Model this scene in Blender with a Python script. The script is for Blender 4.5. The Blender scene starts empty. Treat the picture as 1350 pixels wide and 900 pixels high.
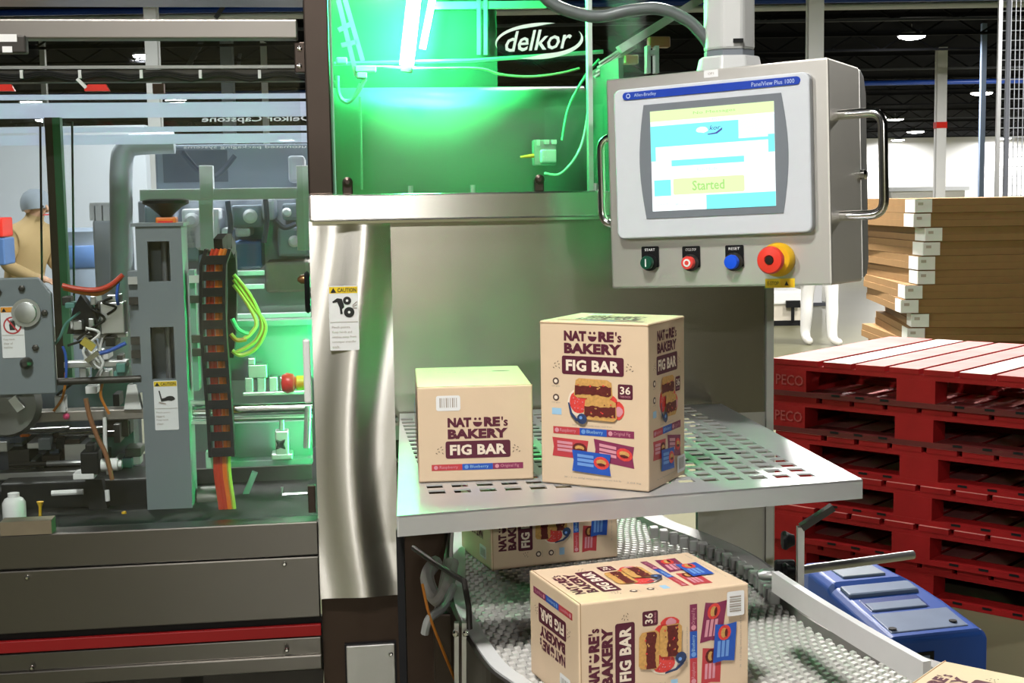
import bpy, math, random
from mathutils import Vector, Matrix, Euler
random.seed(7)
SC = bpy.context.scene
COL = SC.collection
R_ = math.radians

# ------------------------------------------------------------------ camera
F_PX = 1800.0
CAM = Vector((0, 0, 1.5))
TH = math.atan(188 / F_PX); RO = .016
fw = Vector((0, math.cos(TH), -math.sin(TH))); r0 = Vector((1, 0, 0)); u0 = r0.cross(fw)
rt = math.cos(RO) * r0 - math.sin(RO) * u0
up = math.sin(RO) * r0 + math.cos(RO) * u0
cd = bpy.data.cameras.new('camera'); co = bpy.data.objects.new('camera', cd); COL.objects.link(co)
cd.sensor_width = 36; cd.lens = 36 * F_PX / 1350; cd.clip_end = 300; cd.clip_start = .05
co.matrix_world = Matrix(((rt.x, up.x, -fw.x, CAM.x), (rt.y, up.y, -fw.y, CAM.y), (rt.z, up.z, -fw.z, CAM.z), (0, 0, 0, 1)))
SC.camera = co
# ------------------------------------------------------------------ world + exposure
w = bpy.data.worlds.new('world'); SC.world = w; w.use_nodes = True
w.node_tree.nodes['Background'].inputs[0].default_value = (.9, .95, 1, 1)
w.node_tree.nodes['Background'].inputs[1].default_value = .06
SC.view_settings.view_transform = 'Standard'; SC.view_settings.look = 'None'
SC.view_settings.gamma = 1; SC.view_settings.use_curve_mapping = False
SC.view_settings.exposure = 0.35
CEIL = 4.5
SC.cycles.max_bounces = 8; SC.cycles.diffuse_bounces = 3; SC.cycles.glossy_bounces = 4; SC.cycles.transparent_max_bounces = 16; SC.cycles.caustics_reflective = False

# ------------------------------------------------------------------ pixel -> place
def ray(px, py): return fw + rt * ((px - 675) / F_PX) - up * ((py - 450) / F_PX)
def Pz(px, py, z):
    d = ray(px, py); return CAM + d * ((z - CAM.z) / d.z)
def PY(px, py, Y):
    d = ray(px, py); return CAM + d * (Y / d.y)

class Frame:
    def __init__(s, O, R): s.O = Vector(O); s.R = R.to_3x3(); s.Ri = s.R.transposed()
    def loc(s, px, py, y=0.0):
        d = s.Ri @ ray(px, py); c = s.Ri @ (CAM - s.O); t = (y - c.y) / d.y
        p = c + d * t; return p
    def w(s, p): return s.O + s.R @ Vector(p)
WF = Frame((0, 0, 0), Matrix.Identity(3))

# ------------------------------------------------------------------ materials
MATS = {}
def mat(name, col, rough=.5, metal=0, var=.1, scale=30, bump=0, bscale=200, emit=0, ecol=None, trans=0, alpha=1, aniso=0, stretch=None, spec=.5, ior=1.45):
    if name in MATS: return MATS[name]
    m = bpy.data.materials.new(name); m.use_nodes = True
    nt = m.node_tree; n = nt.nodes; L = nt.links; b = n['Principled BSDF']
    b.inputs['Roughness'].default_value = rough; b.inputs['Metallic'].default_value = metal
    b.inputs['IOR'].default_value = ior
    b.inputs['Specular IOR Level'].default_value = spec
    tc = n.new('ShaderNodeTexCoord'); mp = n.new('ShaderNodeMapping')
    L.new(tc.outputs['Object'], mp.inputs[0])
    if stretch: mp.inputs['Scale'].default_value = stretch
    no = n.new('ShaderNodeTexNoise'); no.inputs['Scale'].default_value = scale; no.inputs['Detail'].default_value = 4
    L.new(mp.outputs[0], no.inputs['Vector'])
    cr = n.new('ShaderNodeMix'); cr.data_type = 'RGBA'
    c = Vector(col[:3])
    lo = [max(0, x * (1 - var)) for x in c]; hi = [min(1, x * (1 + var)) for x in c]
    cr.inputs[6].default_value = (*lo, 1); cr.inputs[7].default_value = (*hi, 1)
    L.new(no.outputs[0], cr.inputs[0]); L.new(cr.outputs[2], b.inputs['Base Color'])
    if bump:
        n2 = n.new('ShaderNodeTexNoise'); n2.inputs['Scale'].default_value = bscale; L.new(mp.outputs[0], n2.inputs['Vector'])
        bp = n.new('ShaderNodeBump'); bp.inputs['Strength'].default_value = bump; bp.inputs['Distance'].default_value = .01
        L.new(n2.outputs[0], bp.inputs['Height']); L.new(bp.outputs[0], b.inputs['Normal'])
    if emit:
        b.inputs['Emission Color'].default_value = (*(ecol or col)[:3], 1); b.inputs['Emission Strength'].default_value = emit
    if trans: b.inputs['Transmission Weight'].default_value = trans
    if alpha < 1: b.inputs['Alpha'].default_value = alpha
    if aniso:
        b.inputs['Anisotropic'].default_value = aniso; b.inputs['Anisotropic Rotation'].default_value = .25
        tg = n.new('ShaderNodeTangent'); tg.direction_type = 'RADIAL'; tg.axis = 'Z'; L.new(tg.outputs[0], b.inputs['Tangent'])
    MATS[name] = m; return m

def pane_mat(name, col, amount, rough=.05):
    """clear polycarbonate: mostly see-through, a little reflective"""
    if name in MATS: return MATS[name]
    m = bpy.data.materials.new(name); m.use_nodes = True
    nt = m.node_tree; n = nt.nodes; L = nt.links
    for x in list(n):
        if x.type != 'OUTPUT_MATERIAL': n.remove(x)
    out = [x for x in n if x.type == 'OUTPUT_MATERIAL'][0]
    tr = n.new('ShaderNodeBsdfTransparent'); tr.inputs[0].default_value = (*col, 1)
    gl = n.new('ShaderNodeBsdfGlossy'); gl.inputs['Roughness'].default_value = rough
    mx = n.new('ShaderNodeMixShader'); mx.inputs[0].default_value = amount
    no = n.new('ShaderNodeTexNoise'); no.inputs['Scale'].default_value = 6
    mr = n.new('ShaderNodeMapRange'); mr.inputs[3].default_value = amount * .7; mr.inputs[4].default_value = amount * 1.3
    L.new(no.outputs[0], mr.inputs[0]); L.new(mr.outputs[0], mx.inputs[0])
    L.new(tr.outputs[0], mx.inputs[1]); L.new(gl.outputs[0], mx.inputs[2]); L.new(mx.outputs[0], out.inputs[0])
    MATS[name] = m; return m

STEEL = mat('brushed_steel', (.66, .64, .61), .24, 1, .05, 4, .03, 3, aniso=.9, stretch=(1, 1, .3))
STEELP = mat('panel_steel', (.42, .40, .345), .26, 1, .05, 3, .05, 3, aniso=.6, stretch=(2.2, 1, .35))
STEELM = mat('matt_steel', (.62, .62, .61), .38, 1, .06, 20)
SHELFM = mat('shelf_steel', (.70, .71, .73), .40, .75, .05, 14)
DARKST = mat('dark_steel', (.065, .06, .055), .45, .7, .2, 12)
BROWNST = mat('bronze_steel', (.065, .05, .042), .35, .9, .15, 8)
CHROME = mat('polished_steel', (.75, .74, .72), .15, 1, .04, 30)
ALU = mat('aluminium', (.70, .71, .72), .35, .9, .05, 30)
GREY = mat('grey_paint', (.19, .22, .235), .45, .1, .06, 15)
LGREY = mat('light_grey_plastic', (.62, .65, .70), .4, 0, .03, 40)
ARMGREY = mat('arm_grey', (.62, .63, .63), .4, .1, .03, 20)
MGREY = mat('mid_grey_plastic', (.18, .20, .23), .4, 0, .05, 40)
BLACK = mat('black_plastic', (.008, .008, .009), .45, 0, .2, 40, spec=.25)
RUBBER = mat('black_rubber', (.012, .012, .013), .75, 0, .2, 40, spec=.15)
WHITE = mat('white_print', (.82, .82, .82), .5, 0, .03, 40)
WPLASTIC = mat('white_plastic', (.78, .78, .76), .4, 0, .05, 25)
REDP = mat('red_plastic', (.75, .03, .02), .35, 0, .1, 30)
REDSTRIP = mat('red_strip', (.22, .003, .004), .5, 0, .1, 10)
YELLOW = mat('yellow_plastic', (.80, .47, .02), .4, 0, .08, 30)
ORANGE = mat('orange_plastic', (.80, .20, .02), .45, 0, .1, 30)
BLUEP = mat('blue_plastic', (.01, .07, .62), .35, 0, .1, 30)
GREENP = mat('dark_green_plastic', (.005, .07, .04), .35, 0, .1, 30)
LIME = mat('lime_cable', (.42, .34, .05), .45, 0, .1, 30)
AMBER = mat('amber_cable', (.50, .17, .02), .5, 0, .15, 30)
CABRED = mat('red_cable', (.55, .05, .02), .45, 0, .1, 30)
BLUEC = mat('blue_cable', (.03, .10, .45), .45, 0, .1, 30)
BRASS = mat('brass', (.26, .14, .06), .35, .8, .1, 40)
PANE = pane_mat('clear_polycarbonate', (.95, .97, .97), .04)
PANE2 = pane_mat('window_polycarbonate', (.95, .98, .96), .06)

# ------------------------------------------------------------------ mesh builder
class MB:
    def __init__(s): s.v = []; s.f = []; s.m = []; s.sm = []; s.mats = []; s.cur = 0
    def mat(s, m):
        if m not in s.mats: s.mats.append(m)
        s.cur = s.mats.index(m); return s
    def add(s, vs, fs, smooth=False):
        o = len(s.v); s.v += [tuple(v) for v in vs]
        for f in fs: s.f.append([i + o for i in f]); s.m.append(s.cur); s.sm.append(smooth)
        return s
    def box(s, x0, x1, y0, y1, z0, z1, M=None):
        vs = [Vector((x, y, z)) for x in (x0, x1) for y in (y0, y1) for z in (z0, z1)]
        if M: vs = [M @ v for v in vs]
        return s.add(vs, [(0, 1, 3, 2), (4, 6, 7, 5), (0, 4, 5, 1), (2, 3, 7, 6), (0, 2, 6, 4), (1, 5, 7, 3)])
    def bar(s, p0, p1, w, h, upv=(0, 0, 1)):
        p0 = Vector(p0); p1 = Vector(p1); d = (p1 - p0).normalized(); a = d.cross(Vector(upv))
        if a.length < 1e-5: a = Vector((1, 0, 0))
        a.normalize(); b = a.cross(d)
        vs = [p + a * (sx * w / 2) + b * (sz * h / 2) for p in (p0, p1) for sx, sz in ((-1, -1), (1, -1), (1, 1), (-1, 1))]
        return s.add(vs, [(0, 1, 2, 3), (7, 6, 5, 4), (0, 4, 5, 1), (1, 5, 6, 2), (2, 6, 7, 3), (3, 7, 4, 0)])
    def tube(s, pts, r, n=10, cap=True):
        pts = [Vector(p) for p in pts]; rs = r if isinstance(r, (list, tuple)) else [r] * len(pts)
        rings = []; a = None
        for i, p in enumerate(pts):
            d = (pts[min(i + 1, len(pts) - 1)] - pts[max(i - 1, 0)]).normalized()
            if a is None:
                a = d.cross(Vector((0, 0, 1)));
                if a.length < 1e-3: a = d.cross(Vector((1, 0, 0)))
            a = (a - d * a.dot(d)).normalized(); b = d.cross(a)
            rings.append([p + (a * math.cos(2 * math.pi * k / n) + b * math.sin(2 * math.pi * k / n)) * rs[i] for k in range(n)])
        vs = [v for rg in rings for v in rg]; fs = []
        for i in range(len(pts) - 1):
            for k in range(n):
                k2 = (k + 1) % n; fs.append((i * n + k, i * n + k2, (i + 1) * n + k2, (i + 1) * n + k))
        s.add(vs, fs, True)
        if cap:
            s.add(rings[0], [tuple(reversed(range(n)))]); s.add(rings[-1], [tuple(range(n))])
        return s
    def cyl(s, p0, p1, r0, r1=None, n=16): return s.tube([p0, p1], [r0, r0 if r1 is None else r1], n)
    def lathe(s, O, axis, prof, n=20):
        O = Vector(O); ax = Vector(axis).normalized(); a = ax.cross(Vector((0, 0, 1)))
        if a.length < 1e-3: a = ax.cross(Vector((1, 0, 0)))
        a.normalize(); b = ax.cross(a); vs = []; fs = []
        for (r, h) in prof:
            for k in range(n):
                t = 2 * math.pi * k / n; vs.append(O + ax * h + (a * math.cos(t) + b * math.sin(t)) * max(r, 1e-5))
        for i in range(len(prof) - 1):
            for k in range(n):
                k2 = (k + 1) % n; fs.append((i * n + k, i * n + k2, (i + 1) * n + k2, (i + 1) * n + k))
        s.add(vs, fs, True)
        if prof[-1][0] > 1e-4: s.add(vs[-n:], [tuple(range(n))])
        if prof[0][0] > 1e-4: s.add(vs[:n], [tuple(reversed(range(n)))])
        return s
    def prism(s, poly, o, u, v, d):
        """2-D polygon in plane (o,u,v), extruded by vector d"""
        o = Vector(o); u = Vector(u); v = Vector(v); d = Vector(d); n = len(poly)
        A = [o + u * p[0] + v * p[1] for p in poly]; B = [p + d for p in A]
        return s.add(A + B, [tuple(range(n)), tuple(reversed(range(n, 2 * n)))] + [(i, i + n, (i + 1) % n + n, (i + 1) % n) for i in range(n)])
    def flat(s, poly, o, u, v):
        o = Vector(o); u = Vector(u); v = Vector(v)
        return s.add([o + u * p[0] + v * p[1] for p in poly], [tuple(range(len(poly)))])
    def build(s, name, m=None, parent=None, bevel=0, seg=2, kind=None, origin=None):
        me = bpy.data.meshes.new(name)
        off = Vector(origin) if origin is not None else (BASE.get(root_of(parent).name, Vector()) if parent else Vector())
        me.from_pydata([tuple(Vector(v) - off) for v in s.v], [], s.f)
        for x in (s.mats or [m]): me.materials.append(x)
        if s.mats: me.polygons.foreach_set('material_index', s.m)
        me.polygons.foreach_set('use_smooth', s.sm); me.update()
        import bmesh
        b = bmesh.new(); b.from_mesh(me); bmesh.ops.recalc_face_normals(b, faces=b.faces[:]) if not getattr(s, 'keepn', False) else None
        for e in b.edges:
            if len(e.link_faces) == 2 and e.calc_face_angle(0) > .75: e.smooth = False
        b.to_mesh(me); b.free()
        o = bpy.data.objects.new(name, me); COL.objects.link(o)
        if parent: o.parent = parent
        if bevel:
            bv = o.modifiers.new('bevel', 'BEVEL'); bv.width = bevel; bv.segments = seg; bv.limit_method = 'ANGLE'; bv.angle_limit = R_(40)
        if kind: o['kind'] = kind
        return o
BASE = {}
def root_of(o):
    while o.parent: o = o.parent
    return o
def tag(o, label=None, cat=None, group=None, kind=None):
    if label: o['label'] = label
    if cat: o['category'] = cat
    if group: o['group'] = group
    if kind: o['kind'] = kind
    return o
def thing(name, label, cat, frame=WF, base=(0, 0, 0), group=None, kind=None):
    o = bpy.data.objects.new(name, None); COL.objects.link(o); o.empty_display_size = .05
    o.matrix_world = Matrix.Translation(frame.w(base)) @ frame.R.to_4x4()
    BASE[o.name] = Vector(base)
    return tag(o, label, cat, group, kind)
def copy_tree(o, parent=None):
    c = o.copy(); COL.objects.link(c)
    if parent: c.parent = parent
    for ch in list(o.children): copy_tree(ch, c)
    return c
def circ(cx, cy, r, n=20, ry=None): return [(cx + r * math.cos(2 * math.pi * k / n), cy + (ry or r) * math.sin(2 * math.pi * k / n)) for k in range(n)]
def rrect(x0, y0, x1, y1, r, n=4):
    P = []
    for cx, cy, a in ((x1 - r, y1 - r, 0), (x0 + r, y1 - r, 90), (x0 + r, y0 + r, 180), (x1 - r, y0 + r, 270)):
        for k in range(n + 1):
            t = R_(a + 90 * k / n); P.append((cx + r * math.cos(t), cy + r * math.sin(t)))
    return P
def spline(pts, n=8):
    pts = [Vector(p) for p in pts]; out = []
    for i in range(len(pts) - 1):
        p0 = pts[max(i - 1, 0)]; p1 = pts[i]; p2 = pts[i + 1]; p3 = pts[min(i + 2, len(pts) - 1)]
        for k in range(n):
            t = k / n
            out.append(.5 * ((2 * p1) + (p2 - p0) * t + (2 * p0 - 5 * p1 + 4 * p2 - p3) * t * t + (3 * p1 - p0 - 3 * p2 + p3) * t ** 3))
    out.append(pts[-1]); return out
# ------------------------------------------------------------------ lettering
_tc = {}
def text2d(s, bold=.0, shear=0.0, space=1.0):
    key = (s, bold, shear, space)
    if key in _tc: return _tc[key]
    cu = bpy.data.curves.new('t', 'FONT'); cu.body = s; cu.size = 1; cu.offset = bold; cu.shear = shear; cu.resolution_u = 2
    cu.space_character = space
    ob = bpy.data.objects.new('t', cu); COL.objects.link(ob)
    dg = bpy.context.evaluated_depsgraph_get(); me = bpy.data.meshes.new_from_object(ob.evaluated_get(dg))
    vs = [(v.co.x, v.co.y) for v in me.vertices]; fs = [tuple(p.vertices) for p in me.polygons]
    bpy.data.objects.remove(ob); bpy.data.curves.remove(cu); bpy.data.meshes.remove(me)
    x0 = min(v[0] for v in vs); x1 = max(v[0] for v in vs); y0 = min(v[1] for v in vs); y1 = max(v[1] for v in vs)
    _tc[key] = ([((v[0] - x0) / (x1 - x0), (v[1] - y0) / (y1 - y0)) for v in vs], fs, (x1 - x0) / (y1 - y0)); return _tc[key]

class Art:
    """flat print on a face: u to the right, v DOWN from the top, both 0..1 of the face"""
    def __init__(s, o, U, V, n, lift=.0004):
        s.o = Vector(o); s.U = Vector(U); s.V = Vector(V); s.n = Vector(n).normalized(); s.l = lift; s.mb = MB(); s.mb.keepn = True
    def pt(s, u, v, k): return s.o + s.U * u + s.V * v + s.n * (s.l * k)
    def poly(s, P, m, k=1): s.mb.mat(m).add([s.pt(u, v, k) for u, v in P], [tuple(range(len(P)))]); return s
    def rect(s, u0, v0, u1, v1, m, k=1): return s.poly([(u0, v0), (u0, v1), (u1, v1), (u1, v0)], m, k)
    def rr(s, u0, v0, u1, v1, r, m, k=1):
        ru = r / s.U.length; rv = r / s.V.length
        P = rrect(0, 0, 1, 1, .25)
        Q = []
        for (a, b) in P:
            def rem(t, lo, hi, rr): return lo + (t / .25) * rr if t <= .25 else (hi - ((1 - t) / .25) * rr if t >= .75 else lo + (hi - lo) * t)
            Q.append((rem(a, u0, u1, ru), rem(b, v0, v1, rv)))
        return s.poly(Q, m, k)
    def disc(s, u, v, r, m, k=1, n=14): return s.poly([(u + r / s.U.length * math.cos(6.2832 * i / n), v + r / s.V.length * math.sin(6.2832 * i / n)) for i in range(n)], m, k)
    def blob(s, u, v, ru, rv, m, k=1, n=14, j=.12, seed=1):
        rg = random.Random(seed)
        return s.poly([(u + ru * math.cos(6.2832 * i / n) * (1 + rg.uniform(-j, j)), v + rv * math.sin(6.2832 * i / n) * (1 + rg.uniform(-j, j))) for i in range(n)], m, k)
    def text(s, t, u0, v0, u1, v1, m, k=2, bold=.0, shear=0, space=1.0):
        vs, fs, _ = text2d(t, bold, shear, space)
        s.mb.mat(m).add([s.pt(u0 + (u1 - u0) * x, v1 + (v0 - v1) * y, k) for x, y in vs], fs); return s
    def build(s, name, parent): return s.mb.build(name, None, parent)
INK = dict(
    maroon=mat('ink_maroon', (.095, .012, .03), .55, 0, .1), cream=mat('ink_cream', (.86, .74, .60), .55, 0, .03),
    red=mat('ink_red', (.52, .05, .06), .5, 0, .1), blue=mat('ink_blue', (.02, .09, .45), .5, 0, .1), purple=mat('ink_purple', (.24, .03, .09), .5, 0, .1),
    pink=mat('ink_pink', (.68, .30, .36), .5, 0, .1), lblue=mat('ink_light_blue', (.16, .33, .72), .5, 0, .1), tan=mat('ink_biscuit', (.62, .34, .10), .6, 0, .35, 220),
    brown=mat('ink_filling', (.12, .015, .012), .6, 0, .5, 260), fig=mat('ink_fig_red', (.72, .06, .05), .5, 0, .3, 260), navy=mat('ink_navy', (.03, .05, .13), .5, 0, .3, 200),
    grey=mat('ink_grey', (.38, .33, .28), .6, 0, .1), leaf=mat('ink_twig', (.10, .06, .05), .6, 0, .1), sky=mat('ink_sky', (.35, .58, .78), .5, 0, .1),
    white=WHITE, black=mat('ink_black', (.015, .015, .015), .5, 0, .1))

# ================================================================== SETTING
FLOORM = mat('sealed_concrete', (.15, .145, .085), .40, 0, .15, 1.2, .02, 40)
CEILM = mat('dark_roof_deck', (.005, .0055, .008), .9, 0, .3, 2, spec=.02)
WALLM = mat('white_wall', (.85, .86, .88), .6, 0, .03, 1)
REARM = mat('rear_wall', (.115, .11, .042), .7, 0, .1, .5)
def struct(name, mb, m, **k): return tag(mb.build(name, m, None, **k), kind='structure')
struct('floor', MB().box(-32, 32, -14, 76, -.1, 0), FLOORM)
struct('ceiling', MB().box(-32, 32, -14, 76, CEIL, CEIL + .2), CEILM)
struct('wall_far', MB().box(-32, 32, 75, 75.3, 0, CEIL), WALLM)
struct('wall_partition', MB().box(PY(-140, 300, 17).x, PY(196, 300, 17).x, 17, 17.2, 0, PY(100, 166, 17).z), mat('blue_white_wall', (.72, .78, .90), .6, 0, .03, 1))
struct('wall_rear', MB().box(-32, 32, -14.3, -14, 0, CEIL), REARM)
struct('dark_reflection_panel', MB().box(6.4, 13, -14, -13.9, 0, 4), mat('dark_panel_brown', (.07, .05, .035), .6, 0, .1, 2))  # unseen dark panel, added to darken the reflection in the cabinet front
SIDEM = mat('side_wall', (.30, .30, .31), .7, 0, .05, 1)
struct('wall_left', MB().box(-32.3, -32, -14, 75, 0, CEIL), SIDEM)
struct('wall_right', MB().box(32, 32.3, -14, 75, 0, CEIL), SIDEM)

# roof members, pipes and columns
JOIST = mat('dark_joist', (.010, .0105, .013), .8, 0, .2, 2, spec=.1)
LJOIST = mat('grey_joist', (.08, .085, .10), .7, 0, .2, 2, spec=.2)
COLM = mat('white_column_paint', (.80, .81, .83), .5, 0, .04, 2)
BPIPE = mat('blue_pipe_paint', (.012, .06, .36), .35, 0, .1, 3)
for i, y in enumerate((17, 21.5, 23.5, 26, 30, 36, 42, 50, 58, 67)):
    t = thing('roof_joist', 'dark steel roof joist, %s to the machine of the ten crossing the hall' % ['nearest', 'second nearest', 'third nearest', 'fourth nearest', 'fifth nearest', 'sixth nearest', 'seventh nearest', 'eighth nearest', 'ninth nearest', 'farthest'][i], 'joist', WF, (0, y, CEIL - .35), 'joists under the dark roof')
    MB().box(-30, 30, y - .04, y + .04, CEIL - .36, CEIL - .32).build('bottom_chord', LJOIST if i % 3 == 1 else JOIST, t)
    MB().box(-30, 30, y - .04, y + .04, CEIL - .06, CEIL).build('top_chord', JOIST, t)
    mb = MB(); k = 0; x = -30.
    while x < 30:
        mb.bar((x, y, CEIL - .34), (x + .5, y, CEIL - .04), .03, .03); mb.bar((x + .5, y, CEIL - .04), (x + 1, y, CEIL - .34), .03, .03); x += 1
    mb.build('web', JOIST, t)
def hpipe(name, label, px, py, Y, r, m, cat='pipe'):
    z = PY(px, py, Y).z
    return tag(MB().tube([(-30, Y, z), (-10, Y, z), (10, Y, z), (30, Y, z)], r, 10).build(name, m, None), label, cat)
hpipe('roof_pipe', 'long white pipe crossing the roof above the control panel', 1180, 8, 19.5, .045, COLM)
hpipe('compressed_air_pipe', 'blue pipe crossing the hall behind the red banded column', 1250, 108, 33, .06, BPIPE)
hpipe('skylight_glow', 'blue duct shaped as a tube above the white roof pipe, standing for light of a skylight', 1130, -1, 20.2, .05, BPIPE, 'glow')  # blue skylight glow built as a coloured tube
for (px0, py0, px1, py1, Y, w_, lab) in [
        (300, 0, 284, 24, 19, .05, 'short diagonal brace above the guard top rail'),
        (268, 52, 247, 90, 26, .09, 'pale diagonal brace seen below the guard top rail'),
        (325, 0, 314, 90, 28, .06, 'thin upright hanger left of the bronze post')]:
    tag(MB().bar(PY(px0, py0, Y), PY(px1, py1, Y), w_, w_, (0, 1, 0)).build('roof_brace', LJOIST, None), lab, 'brace')
def column(px, Y, w_, label, band=None, m=COLM):
    p = Pz(px, 450, 0) if False else PY(px, 200, Y)
    t = thing('steel_column', label, 'column', WF, (p.x, Y, 0))
    mb = MB(); a = w_ / 2
    mb.box(p.x - a, p.x + a, Y - a, Y - a * .8, 0, CEIL); mb.box(p.x - a, p.x + a, Y + a * .8, Y + a, 0, CEIL); mb.box(p.x - a * .85, p.x + a * .85, Y - a * .8, Y + a * .8, 0, CEIL)
    mb.build('shaft', m, t)
    MB().box(p.x - a * 1.6, p.x + a * 1.6, Y - a * 1.6, Y + a * 1.6, 0, .04).build('base_plate', LJOIST, t)
    if band:
        z0 = PY(px, band[1], Y).z; z1 = PY(px, band[0], Y).z; b = a + .012
        MB().box(p.x - b, p.x + b, Y - b, Y + b, z0, z1).build('red_band', REDP, t)
column(1073, 18.5, .20, 'white steel column rising behind the control panel')
column(1239, 29, .20, 'white steel column with a red band', (161, 169))
column(207, 18.5, .165, 'white steel column seen above the guard top rail at left')
column(304, 24, .20, 'greyish steel column left of the bronze cabinet post', None, mat('grey_column_paint', (.35, .40, .48), .5, 0, .05, 2))
column(1294, 25, .09, 'thin blue-grey post between banded column and wire mesh', None, mat('blue_grey_paint', (.25, .32, .45), .5, 0, .05, 2))
column(63, 24, .09, 'thin white post at far left above the striped guard')
column(352, 25, .10, 'thin white post just left of the bronze post')

# lamps (each carries its own light)
LAMPE = mat('lamp_diffuser', (1, 1, 1), .5, 0, .0, 5, emit=30, ecol=(1, .98, .94))
LAMPB = mat('lamp_housing', (.55, .56, .58), .4, .5, .05, 10)
def lamp(x, y, label, energy, size=.62, group='high bay lamps', rod=.15, em=LAMPE, spread=None, ry=.25):
    z = CEIL - rod
    t = thing('high_bay_lamp', label, 'lamp', WF, (x, y, z), group)
    n = 18; r = size / 2
    def ring(rr, zz): return [(x + rr * math.cos(6.2832 * k / n), y + rr * math.sin(6.2832 * k / n), zz) for k in range(n)]
    mb = MB(); vs = ring(r, z - .06) + ring(r, z - .02) + ring(r * .4, z + .04)
    mb.add(vs, [(i + a * n, (i + 1) % n + a * n, (i + 1) % n + (a + 1) * n, i + (a + 1) * n) for a in (0, 1) for i in range(n)] + [tuple(range(2 * n, 3 * n))])
    mb.build('housing', LAMPB, t)
    MB().lathe((x, y, z - .06), (0, 0, -1), [(r * .97, 0), (r * .9, .03), (r * .5, .06), (0, .07)], n).build('diffuser', em, t)
    MB().cyl((x, y, z), (x, y, CEIL), .012, n=6).build('hanger', LAMPB, t)
    if energy:
        ld = bpy.data.lights.new('lamp_light', 'AREA'); ld.shape = 'DISK'; ld.size = size; ld.energy = energy; ld.color = (1, .97, .92)
        lo = bpy.data.objects.new('lamp_light', ld); COL.objects.link(lo); lo.parent = t; lo.location = (0, 0, -.14)
for px, py, size, lab in [(1202, 48, .50, 'bright oval lamp right of the white column top'), (1294, 123, .62, 'bright oval lamp beside the thin blue-grey post'),
                          (1207, 174, .8, 'small lamp near the wall left of the red band'), (1180, 157, .7, 'small lamp just right of the control panel handle'),
                          (1182, 185, .7, 'faint lowest lamp beside the panel handle'), (1343, 189, .8, 'small lamp behind the wire mesh at right edge'),
                          (190, 74, .42, 'lamp seen left of the white column above the guard'), (232, 133, .62, 'lamp seen through the white stripe, nearer the bronze post'),
                          (42, 135, .62, 'lamp seen through the white stripe at far left'), (1262, 190, .8, 'tiny lamp at the foot of the roof near banded column')]:
    p = Pz(px, py, CEIL - .22)
    lamp(p.x, min(p.y, 73.5), lab, 260, size)
NEAR = [(-.6, .5), (1.25, -10), (2.05, -10), (-7, -4), (1.2, 8.6), (-2.2, 6.4), (6.5, 6.5), (-6.5, 11), (4.2, 12.5), (7, 13), (-3, 15.5)]
for i, (x, y) in enumerate(NEAR):
    lamp(x, y, 'round high bay lamp hanging over the work area', (150 if i == 0 else 360 if i in (1, 2) else 560 if i == 4 else 170), (.34 if i in (1, 2) else .62), 'lamps over the work area')
for i, (x, y) in enumerate([(-22, 60), (-10, 62), (2, 64), (14, 62), (26, 60), (-15, 45), (20, 45), (12, 30), (-14, 30)]):
    lamp(x, y, 'distant round high bay lamp, %s' % ['leftmost of the row by the far wall', 'second from left by the far wall', 'middle of the row by the far wall', 'fourth from left by the far wall', 'rightmost of the row by the far wall', 'left of the two halfway down the hall', 'right of the two halfway down the hall', 'right of the near pair beyond the machine', 'left of the near pair beyond the machine'][i], 1300, .8, 'lamps by the far wall')

# wire mesh tower at the right edge
Y = 15.
t = thing('wire_mesh_guard', 'tall galvanised wire mesh guard at the right edge', 'mesh guard', WF, (PY(1340, 200, Y).x, Y, 0))
WIRE = mat('galvanised_wire', (.45, .47, .52), .4, .8, .1, 10)
xa = PY(1317, 100, Y).x; xb = PY(1400, 100, Y).x; zt = 4.2
for x in (xa, PY(1328, 100, Y).x, xb): MB().box(x - .02, x + .02, Y - .02, Y + .02, 0, zt).build('post', LJOIST if x != xa else ALU, t)
for i in range(14):
    x = xa + (xb - xa) * (i + .5) / 14; MB().cyl((x, Y, .1), (x, Y, zt), .005, n=5).build('upright_wire', WIRE, t)
for i in range(40):
    z = .1 + i * .104; MB().cyl((xa, Y + .006, z), (xb, Y + .006, z), .005, n=5).build('cross_wire', WIRE, t)

# low white machine behind the walking person
Y = 15.6; a = PY(985, 384, Y); b = PY(1062, 434, Y); c = PY(1010, 402, Y)
t = thing('chest_cabinet', 'low white cabinet with beige lower half on the floor behind the legs', 'cabinet', WF, (a.x, Y, 0))
MB().box(a.x, b.x, Y, Y + .8, c.z, a.z).build('lid', WPLASTIC, t, bevel=.02)
MB().box(a.x + .03, b.x - .03, Y + .03, Y + .77, .06, c.z).build('body', mat('beige_panel', (.62, .57, .48), .5, 0, .06, 5), t)
MB().box(a.x + .02, b.x - .02, Y + .02, Y + .78, 0, .06).build('plinth', BLACK, t)
p = PY(1047, 410, Y - .1)
MB().cyl((p.x, Y - .02, .06), (p.x, Y - .02, c.z), .02, n=8).box(p.x - .08, p.x + .08, Y - .05, Y - .01, c.z - .03, c.z + .05).build('valve_stem', BLACK, t)
# pale counter along the far side
Y = 40.; a = PY(1172, 247, Y); b = PY(1278, 256, Y)
t = thing('long_counter', 'pale grey counter along the far white wall', 'counter', WF, (a.x, Y, 0))
MB().box(a.x, b.x, Y, Y + 1, a.z - .12, a.z).build('top', mat('counter_grey', (.5, .52, .54), .5), t)
MB().box(a.x + .1, b.x - .1, Y + .1, Y + .9, 0, a.z - .12).build('body', WPLASTIC, t)

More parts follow.
